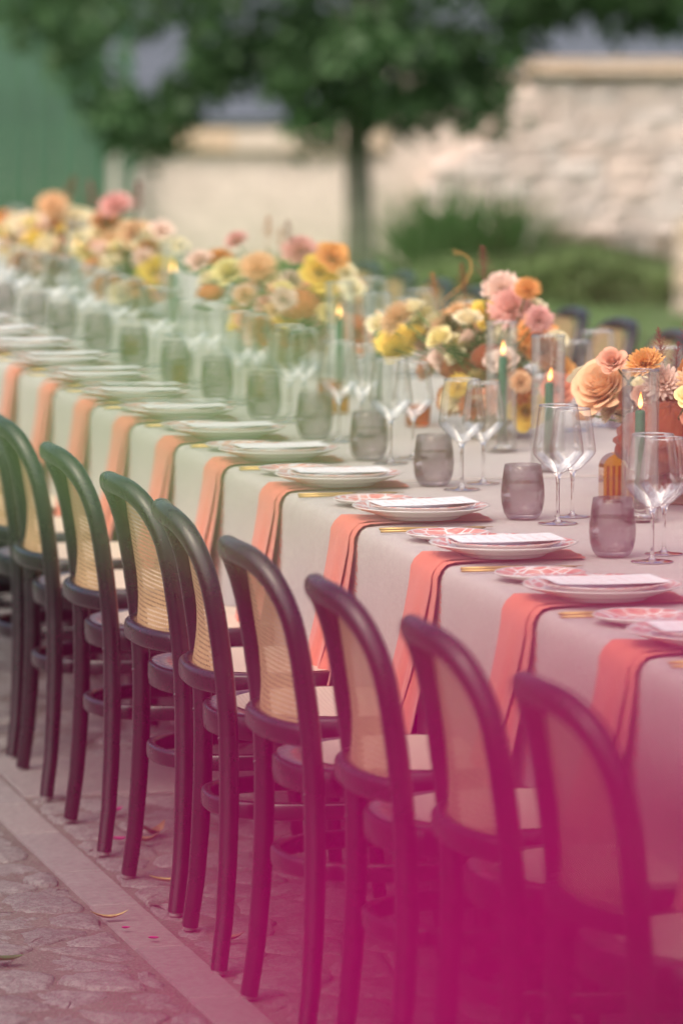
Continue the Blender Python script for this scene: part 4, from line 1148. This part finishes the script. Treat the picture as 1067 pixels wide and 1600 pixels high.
def arrangement(L, cx, cy, label, plumes, seed, nleaf=26, bowl_s=1.0):
    q = random.Random(seed)
    L = list(L); core = [c for c in L if c[0] != 'cocks']
    for k in range(int(len(core) * 1.7)):      # smaller blooms packed in between
        a_, b_ = q.sample(core, 2)
        if abs(a_[3] - b_[3]) > .35: continue
        L.append((q.choice(['spray', 'rose', 'dahlia', 'spray']), q.choice(['cream', 'paleyellow', 'peach', 'blush', 'salmon', 'cream', 'rustorange', 'orange']), (a_[2] + b_[2]) / 2 + q.uniform(.01, .05), (a_[3] + b_[3]) / 2 + q.uniform(-.02, .05), (a_[4] + b_[4]) / 2 - q.uniform(0, .03), q.uniform(.02, .032)))
    for k in range(16):      # loose pale blooms trailing along the table
        L.append((q.choice(['spray', 'rose', 'dahlia']), q.choice(['blush', 'peach', 'paleyellow', 'cream', 'salmon', 'yellow']), cx + q.uniform(-.14, .10), cy + q.uniform(-.48, .48), ZT + q.uniform(.13, .27), q.uniform(.019, .03)))
    for k in range(11):      # low blooms hiding the bowl
        a_ = 2 * PI * k / 11 + q.uniform(-.2, .2)
        L.append((q.choice(['rose', 'dahlia', 'dahlia', 'spray']), q.choice(['rustorange', 'peach', 'coral', 'cream', 'rust', 'salmon', 'blush']), cx + .115 * bowl_s * math.cos(a_), cy + .115 * bowl_s * math.sin(a_), ZT + .105 * bowl_s + q.uniform(-.015, .02), q.uniform(.028, .04)))
    t = link('flower_arrangement', None, loc=(cx, cy, ZT)); tag(t, label, 'flowers', 'flower arrangements along the table centre')
    link('bowl', BOWL, t, loc=(0, 0, .0012), scale=(bowl_s, bowl_s, bowl_s))
    base = Vector((cx, cy, ZT + .09)); org = Vector((cx, cy, ZT))
    for k, (ty, colr, x, y, z, r) in enumerate(L):
        p = Vector((x, y, z)); d = (p - base); d.z = max(d.z, .04); d.normalize()
        view = (CAMP - p).normalized(); up = Vector((0, 0, 1))
        dirv = (d * .75 + up * q.uniform(.2, .6) + view * q.uniform(.15, .7) + Vector((q.uniform(-.25, .25), q.uniform(-.25, .25), 0))).normalized()
        if ty == 'rose': dirv = (dirv + view * 1.0).normalized()
        if ty == 'cocks': dirv = (up + view * .25).normalized()
        rot = dirv.to_track_quat('Z', 'Y').to_euler()
        s_ = r * {'rose': 1.2, 'dahlia': 1.22, 'pompon': 1.3, 'spray': 1.3, 'bud': 1.1, 'cocks': 1.0}[ty]
        o = link(PNAME[ty], q.choice(PROTO[ty]), t, loc=p - org, rot=rot, scale=(s_, s_, s_)); setmat(o, 'f_' + colr)
        m = MB(); mid = (base + p) / 2 + Vector((q.uniform(-.02, .02), q.uniform(-.02, .02), .02)); e = p - dirv * r * .35
        m.sweep([base - org, mid - org, e - org], circ(.0022, 6), caps=False); link('stem', m.mesh('stem', 'stem'), t)
    for k in range(nleaf):
        c = q.choice(L); p = Vector((c[2], c[3], c[4])); p = base + (p - base) * q.uniform(.35, .92) + Vector((q.uniform(-.05, .05), q.uniform(-.05, .05), q.uniform(-.04, .02)))
        l = q.uniform(.045, .085); link('leaf', LEAFM, t, loc=p - org, rot=(q.uniform(-.9, .9), q.uniform(-.9, .9), q.uniform(0, 6.3)), scale=(l, l, l))
    for (x, y, z, l, colr) in plumes:
        p = Vector((x, y, z)); d = (p - base).normalized() * .55 + Vector((q.uniform(-.25, .25), q.uniform(-.25, .25), .8))
        o = link('astilbe_plume', q.choice(PLUME), t, loc=p - org, rot=d.to_track_quat('Z', 'Y').to_euler(), scale=(l, l, l)); setmat(o, 'f_' + colr)
        m = MB(); m.sweep([base - org, (base + p) / 2 - org, p - org - Vector((0, 0, l * .6))], circ(.0018, 5), caps=False); link('stem', m.mesh('stem', 'stem'), t)
    return t
FL_A = [
 ('rose','peach',2.642,9.026,1.002,0.0557),
 ('rose','salmon',2.647,8.961,1.057,0.0250),
 ('bud','cream',2.669,9.007,0.979,0.0212),
 ('rose','brown',2.672,8.910,0.984,0.0210),
 ('dahlia','orange',2.681,8.854,1.064,0.0313),
 ('dahlia','blush',2.725,8.856,1.022,0.0326),
 ('spray','cream',2.749,8.974,0.965,0.0198),
 ('spray','cream',2.759,8.905,0.990,0.0197),
 ('rose','yellow',2.770,8.864,0.967,0.0314),
 ('rose','salmon',2.690,8.884,0.989,0.0196),
 ('bud','pink',2.716,8.928,0.935,0.0079),
 ('cocks','rust',2.726,8.808,0.899,0.1073),
 ('dahlia','peach',2.748,8.715,1.036,0.0296),
 ('rose','coral',2.752,8.683,0.961,0.0321),
 ('dahlia','salmon',2.624,9.070,0.999,0.0226),
]
FL_B = [
 ('dahlia','blush',2.824,10.490,1.127,0.0398),
 ('pompon','orange',2.853,10.362,1.122,0.0272),
 ('dahlia','pink',2.831,10.419,1.082,0.0471),
 ('rose','yellow',2.795,10.529,1.056,0.0322),
 ('spray','cream',2.734,10.466,1.053,0.0259),
 ('spray','cream',2.713,10.582,0.997,0.0200),
 ('spray','cream',2.758,10.571,0.987,0.0277),
 ('spray','paleyellow',2.746,10.655,0.969,0.0202),
 ('spray','cream',2.814,10.492,1.002,0.0214),
 ('spray','cream',2.841,10.419,0.974,0.0228),
 ('dahlia','pink',2.825,10.156,1.068,0.0282),
 ('dahlia','orange',2.856,10.268,1.028,0.0420),
 ('cocks','rust',2.761,10.581,0.919,0.0617),
 ('cocks','rust',2.783,10.443,0.953,0.0457),
 ('dahlia','rustorange',2.803,10.253,0.903,0.0360),
 ('rose','yellow',2.833,10.283,0.842,0.0407),
 ('rose','coral',2.852,10.085,0.909,0.0340),
 ('rose','yellow',2.684,10.966,0.962,0.0510),
 ('dahlia','pink',2.716,10.816,0.982,0.0315),
 ('spray','cream',2.681,10.797,1.059,0.0251),
 ('dahlia','peach',2.643,10.820,1.036,0.0408),
 ('spray','paleyellow',2.718,10.829,1.038,0.0205),
 ('dahlia','peach',2.722,10.667,1.020,0.0310),
 ('dahlia','peach',2.760,10.676,1.056,0.0233),
 ('rose','cream',2.653,11.042,1.002,0.0272),
 ('rose','blush',2.718,10.651,0.946,0.0310),
 ('dahlia','rustorange',2.852,10.207,0.991,0.0329),
 ('rose','brown',2.732,10.644,1.024,0.0279),
]
FL_C = [
 ('dahlia','pink',2.795,12.574,1.117,0.0435),
 ('rose','orange',2.831,12.320,1.105,0.0374),
 ('pompon','peach',2.720,12.791,1.049,0.0460),
 ('dahlia','orange',2.688,13.195,1.063,0.0360),
 ('dahlia','pink',2.667,12.867,1.132,0.0277),
 ('rose','yellow',2.804,12.360,1.059,0.0446),
 ('rose','coral',2.841,12.506,1.024,0.0379),
 ('rose','paleyellow',2.669,12.987,1.032,0.0392),
 ('cocks','rustorange',2.748,12.388,0.961,0.0626),
 ('cocks','rustorange',2.602,12.914,0.966,0.0371),
 ('rose','pink',2.734,12.758,0.947,0.0276),
 ('dahlia','peach',2.785,12.892,0.905,0.0390),
 ('spray','paleyellow',2.763,12.574,0.914,0.0254),
 ('rose','yellow',2.830,12.442,0.986,0.0378),
 ('rose','blush',2.695,12.839,0.969,0.0314),
 ('rose','blush',2.795,12.674,1.017,0.0311),
 ('rose','blush',2.622,13.184,1.055,0.0322),
 ('spray','cream',2.642,13.141,1.004,0.0321),
 ('rose','coral',2.908,12.335,0.889,0.0447),
 ('dahlia','peach',2.691,12.915,0.931,0.0335),
 ('rose','cream',2.762,12.758,1.013,0.0276),
 ('dahlia','salmon',2.892,12.461,1.027,0.0306),
 ('spray','cream',2.859,12.203,1.020,0.0265),
]
FL_D = [
 ('dahlia','pink',2.715,15.082,1.154,0.0474),
 ('dahlia','peach',2.729,15.123,1.030,0.0497),
 ('rose','paleyellow',2.710,15.546,0.967,0.0466),
 ('dahlia','orange',2.707,15.466,0.922,0.0375),
 ('rose','yellow',2.804,14.803,0.935,0.0488),
 ('rose','coral',2.815,14.808,0.882,0.0424),
 ('rose','peach',2.759,14.956,1.054,0.0449),
 ('rose','cream',2.806,14.918,1.025,0.0491),
 ('spray','blush',2.802,14.701,1.077,0.0295),
 ('rose','cream',2.753,15.297,0.950,0.0393),
 ('dahlia','peach',2.795,15.223,0.979,0.0435),
 ('rose','cream',2.739,15.527,1.032,0.0399),
 ('rose','salmon',2.797,15.118,0.919,0.0368),
 ('rose','rustorange',2.751,15.469,1.078,0.0397),
 ('dahlia','blush',2.767,14.833,0.977,0.0318),
]
FL_E = [
 ('pompon','peach',2.778,16.720,1.080,0.0523),
 ('rose','rustorange',2.835,16.886,1.018,0.0433),
 ('dahlia','orange',2.706,17.431,1.012,0.0421),
 ('rose','blush',2.737,17.005,1.002,0.0459),
 ('rose','cream',2.807,17.012,0.965,0.0412),
 ('dahlia','orange',2.779,16.935,0.923,0.0362),
 ('rose','cream',2.860,16.675,1.026,0.0499),
 ('rose','coral',2.797,16.635,0.929,0.0379),
 ('rose','cream',2.700,17.048,1.003,0.0436),
 ('rose','peach',2.748,16.971,0.945,0.0410),
 ('dahlia','peach',2.683,17.099,0.952,0.0437),
 ('rose','brown',2.829,16.542,0.975,0.0401),
 ('dahlia','peach',2.851,16.807,1.047,0.0359),
 ('rose','yellow',2.688,17.211,0.899,0.0367),
 ('rose','cream',2.820,16.352,0.949,0.0396),
]
arrangement(FL_A, 2.80, 8.93, 'low flower arrangement with dark rust cockscomb at the right edge', [(2.745, 8.93, 1.068, .055, 'wine'), (2.78, 8.86, 1.085, .06, 'wine'), (2.76, 8.88, 1.05, .05, 'wine')], 1, 20, .9)
tb_ = arrangement(FL_B, 2.80, 10.48, 'yellow, pink and rust flower arrangement behind the two right-hand candles', [(2.76, 10.60, 1.108, .065, 'rust'), (2.77, 10.45, 1.146, .075, 'wine'), (2.73, 10.76, 1.085, .06, 'rustorange')], 2, 30, .95)
arrangement(FL_C, 2.78, 12.70, 'pink, peach and yellow flower arrangement left of the tree trunk', [(2.75, 12.80, 1.14, .06, 'rustorange'), (2.76, 12.58, 1.14, .055, 'wine'), (2.76, 12.68, 1.12, .05, 'rustorange')], 3, 36, .95)
arrangement(FL_D, 2.78, 15.05, 'peach and cream flower arrangement in front of the pale wall, next to the farthest one', [(2.75, 15.7, 1.12, .1, 'wine'), (2.75, 14.87, 1.139, .1, 'wine')], 4, 34, 1.0)
arrangement(FL_E, 2.78, 16.95, 'farthest peach and orange flower arrangement at the left edge', [(2.76, 16.3, 1.125, .1, 'rust')], 5, 30, 1.0)
# curling amaranth tendril on the second arrangement
m = MB(); org = Vector((2.80, 10.48, ZT)); pts = []
for k in range(22):
    t_ = k / 21; a = -.6 + 3.9 * t_
    pts.append(Vector((2.735 + .045 * math.sin(a) * (.4 + t_) + .03 * t_, 10.68, 1.06 + .115 * t_ ** .7 - .03 * math.cos(a * 1.2) * t_)) - org)
m.sweep(pts, circ(.0008, 6)); 
q = random.Random(4)
for p in pts[3:]:
    for _ in range(2):
        c = p + Vector((q.uniform(-.005, .005), q.uniform(-.005, .005), q.uniform(-.005, .005))); r = .0019
        m.add([c + Vector((r, 0, 0)), c + Vector((0, r, 0)), c + Vector((-r, 0, 0)), c + Vector((0, -r, 0)), c + Vector((0, 0, r)), c - Vector((0, 0, r))], [(0, 1, 4), (1, 2, 4), (2, 3, 4), (3, 0, 4), (1, 0, 5), (2, 1, 5), (3, 2, 5), (0, 3, 5)])
link('tendril', m.mesh('tendril', 'f_orange', False), tb_)

# amber glass bud vases and coral votive cups between the arrangements
def arch_vase():
    m = MB(); W, D = .050, .026; prof = []
    for k in range(13):
        a = PI * k / 12; prof.append((W / 2 * math.cos(a), .055 + W / 2 * math.sin(a) * .9))
    outl = [(W / 2, 0)] + prof + [(-W / 2, 0)]
    n = len(outl); v = [(x, y, z) for y in (-D / 2, D / 2) for x, z in outl]
    f = [tuple(range(n))[::-1], tuple(range(n, 2 * n))] + [(i, (i + 1) % n, n + (i + 1) % n, n + i) for i in range(n)]
    m.add(v, f)
    for k in range(5): m.box((-.018 + .009 * k, -D / 2 - .0012, .03), (.004, .002, .056))
    return m.mesh('amber_vase', 'amber', False)
AV = arch_vase()
amb = [(2.665, 8.98, .25, 'behind the wine glasses at the right, by the peach rose'), (2.60, 11.24, .1, 'between the yellow blooms and the smoke tumblers'), (2.50, 11.80, .4, 'just left of the sixth smoke tumbler'), (2.44, 13.29, -.3, 'showing above the tumblers at the left'), (2.39, 12.28, .2, 'showing above the tumblers in the middle left')]
for x, y, a, lab in amb:
    o = link('amber_vase', AV, loc=(x, y, ZT + .0012), rot=(0, 0, -YAW + a), scale=((1.35, 1.3, 1.3) if y < 10 else (.85, .85, .8))); tag(o, 'ribbed amber glass bud vase ' + lab, 'vase', 'amber glass vases on the table')
m = MB(); m.lathe([(0, 0), (.026, 0), (.030, .004), (.033, .05), (.0325, .0505), (.031, .05), (.028, .006), (0, .005)], 28); VOT = m.mesh('votive_cup', 'orange_glass')
for x, y, lab in ((2.70, 10.82, 'seen through the fourth pair of wine glasses'), (2.66, 11.62, 'in front of the middle flower arrangement')):
    o = link('votive_cup', VOT, loc=(x, y, ZT + .0012)); tag(o, 'small coral glass votive cup ' + lab, 'votive', 'coral votive cups on the table')

# ------------------------------------------------------------------ bougainvillea the picture is taken past, rooted beside the photographer
bg_ = link('bougainvillea', None, loc=(.42, .62, -.01)); tag(bg_, 'magenta bougainvillea close to the camera, blurred over the lower right corner', 'plant')
borg = Vector((.42, .62, -.01))
def bract_mesh():
    m = MB()
    for k in range(3):
        Rz = Matrix.Rotation(2 * PI * k / 3, 3, 'Z'); n, kk = 7, 5; v = []
        for i in range(n):
            u = i / (n - 1); w = .016 * math.sin(PI * (.06 + .90 * u)) ** .8
            for j in range(kk):
                s_ = 2 * j / (kk - 1) - 1
                v.append(Rz @ Vector((.002 + .030 * u * (.55 + .3 * u), w * s_, .030 * u * (1 - .35 * u) + .004 * s_ * s_ + .0012 * math.sin(9 * u + 5 * s_))))
        m.add(v, [(i * kk + j, i * kk + j + 1, (i + 1) * kk + j + 1, (i + 1) * kk + j) for i in range(n - 1) for j in range(kk - 1)])
    return m.mesh('blossom', 'bract')
BR = bract_mesh()
def cane(pts, r0, name='cane'):
    m = MB(); n = len(pts)
    m.sweep([Vector(p) - borg for p in pts], circ(r0, 7), scales=[1 - .75 * k / (n - 1) for k in range(n)]); return link(name, m.mesh(name, 'stem'), bg_)
def smooth(pts, n=6):
    P = [Vector(p) for p in pts]; P = [P[0]] + P + [P[-1]]; o = []
    for i in range(1, len(P) - 2):
        for k in range(n):
            t = k / n; a, b_, c, d = P[i - 1], P[i], P[i + 1], P[i + 2]
            o.append(.5 * ((2 * b_) + (-a + c) * t + (2 * a - 5 * b_ + 4 * c - d) * t * t + (-a + 3 * b_ - 3 * c + d) * t ** 3))
    return o + [P[-2]]
cane(smooth([(.42, .62, -.01), (.40, .62, .5), (.34, .57, 1.0), (.25, .50, 1.40), (.13, .37, 1.628), (.105, .34, 1.640)]), .006)
cane(smooth([(.43, .63, -.01), (.47, .72, .6), (.42, .78, 1.2), (.28, .79, 1.55), (.185, .775, 1.645), (.140, .745, 1.672), (.105, .72, 1.668)]), .005)
cane(smooth([(.42, .61, -.01), (.50, .55, .6), (.52, .50, 1.1), (.46, .46, 1.45)]), .006)
q = random.Random(33)
blossoms = [(0.0926, 0.3217, 1.6563), (0.1067, 0.3592, 1.6572), (0.107, 0.3576, 1.6487), (0.1012, 0.3912, 1.6367), (0.0832, 0.3546, 1.6403), (0.1102, 0.3389, 1.6642), (0.0977, 0.3707, 1.6343), (0.1218, 0.3922, 1.6573), (0.0924, 0.3823, 1.6389), (0.24, 0.56, 1.52), (0.25, 0.555, 1.47), (0.235, 0.57, 1.49), (0.45, 0.46, 1.44), (0.47, 0.45, 1.46), (0.46, 0.48, 1.42), (0.48, 0.47, 1.4)]
for p in blossoms:
    d = Vector((q.uniform(-1, 1), q.uniform(-1.2, .3), q.uniform(-.2, 1)))
    s_ = q.uniform(.8, 1.0); link('blossom', BR, bg_, loc=Vector(p) - borg, rot=d.to_track_quat('Z', 'Y').to_euler(), scale=(s_, s_, s_))
lv = [(0.1567, 0.7769, 1.6737, 0.038), (0.1579, 0.7196, 1.6702, 0.038), (0.1292, 0.6903, 1.676, 0.038), (0.1348, 0.781, 1.6648, 0.038), (0.1696, 0.7285, 1.6746, 0.038), (0.1513, 0.75, 1.6626, 0.038), (0.126, 0.7757, 1.6721, 0.038), (0.2025, 0.6834, 1.6642, 0.026), (0.26, 0.8, 1.57, 0.05), (0.33, 0.79, 1.47, 0.05), (0.4, 0.78, 1.3, 0.05), (0.44, 0.75, 1.0, 0.055), (0.31, 0.56, 1.15, 0.05), (0.35, 0.58, 0.95, 0.055), (0.47, 0.47, 1.38, 0.05), (0.51, 0.51, 1.2, 0.05), (0.52, 0.5, 1.0, 0.055), (0.39, 0.62, 0.6, 0.055), (0.46, 0.72, 0.55, 0.055), (0.5, 0.56, 0.7, 0.05)]
for x, y, z, l in lv:
    o = link('leaf', LEAFM, bg_, loc=Vector((x, y, z)) - borg, rot=(q.uniform(1.0, 1.9), q.uniform(-.3, .3), q.uniform(-.5, .2)), scale=(l, l * 1.3, l)); setmat(o, 'leaf_thin')
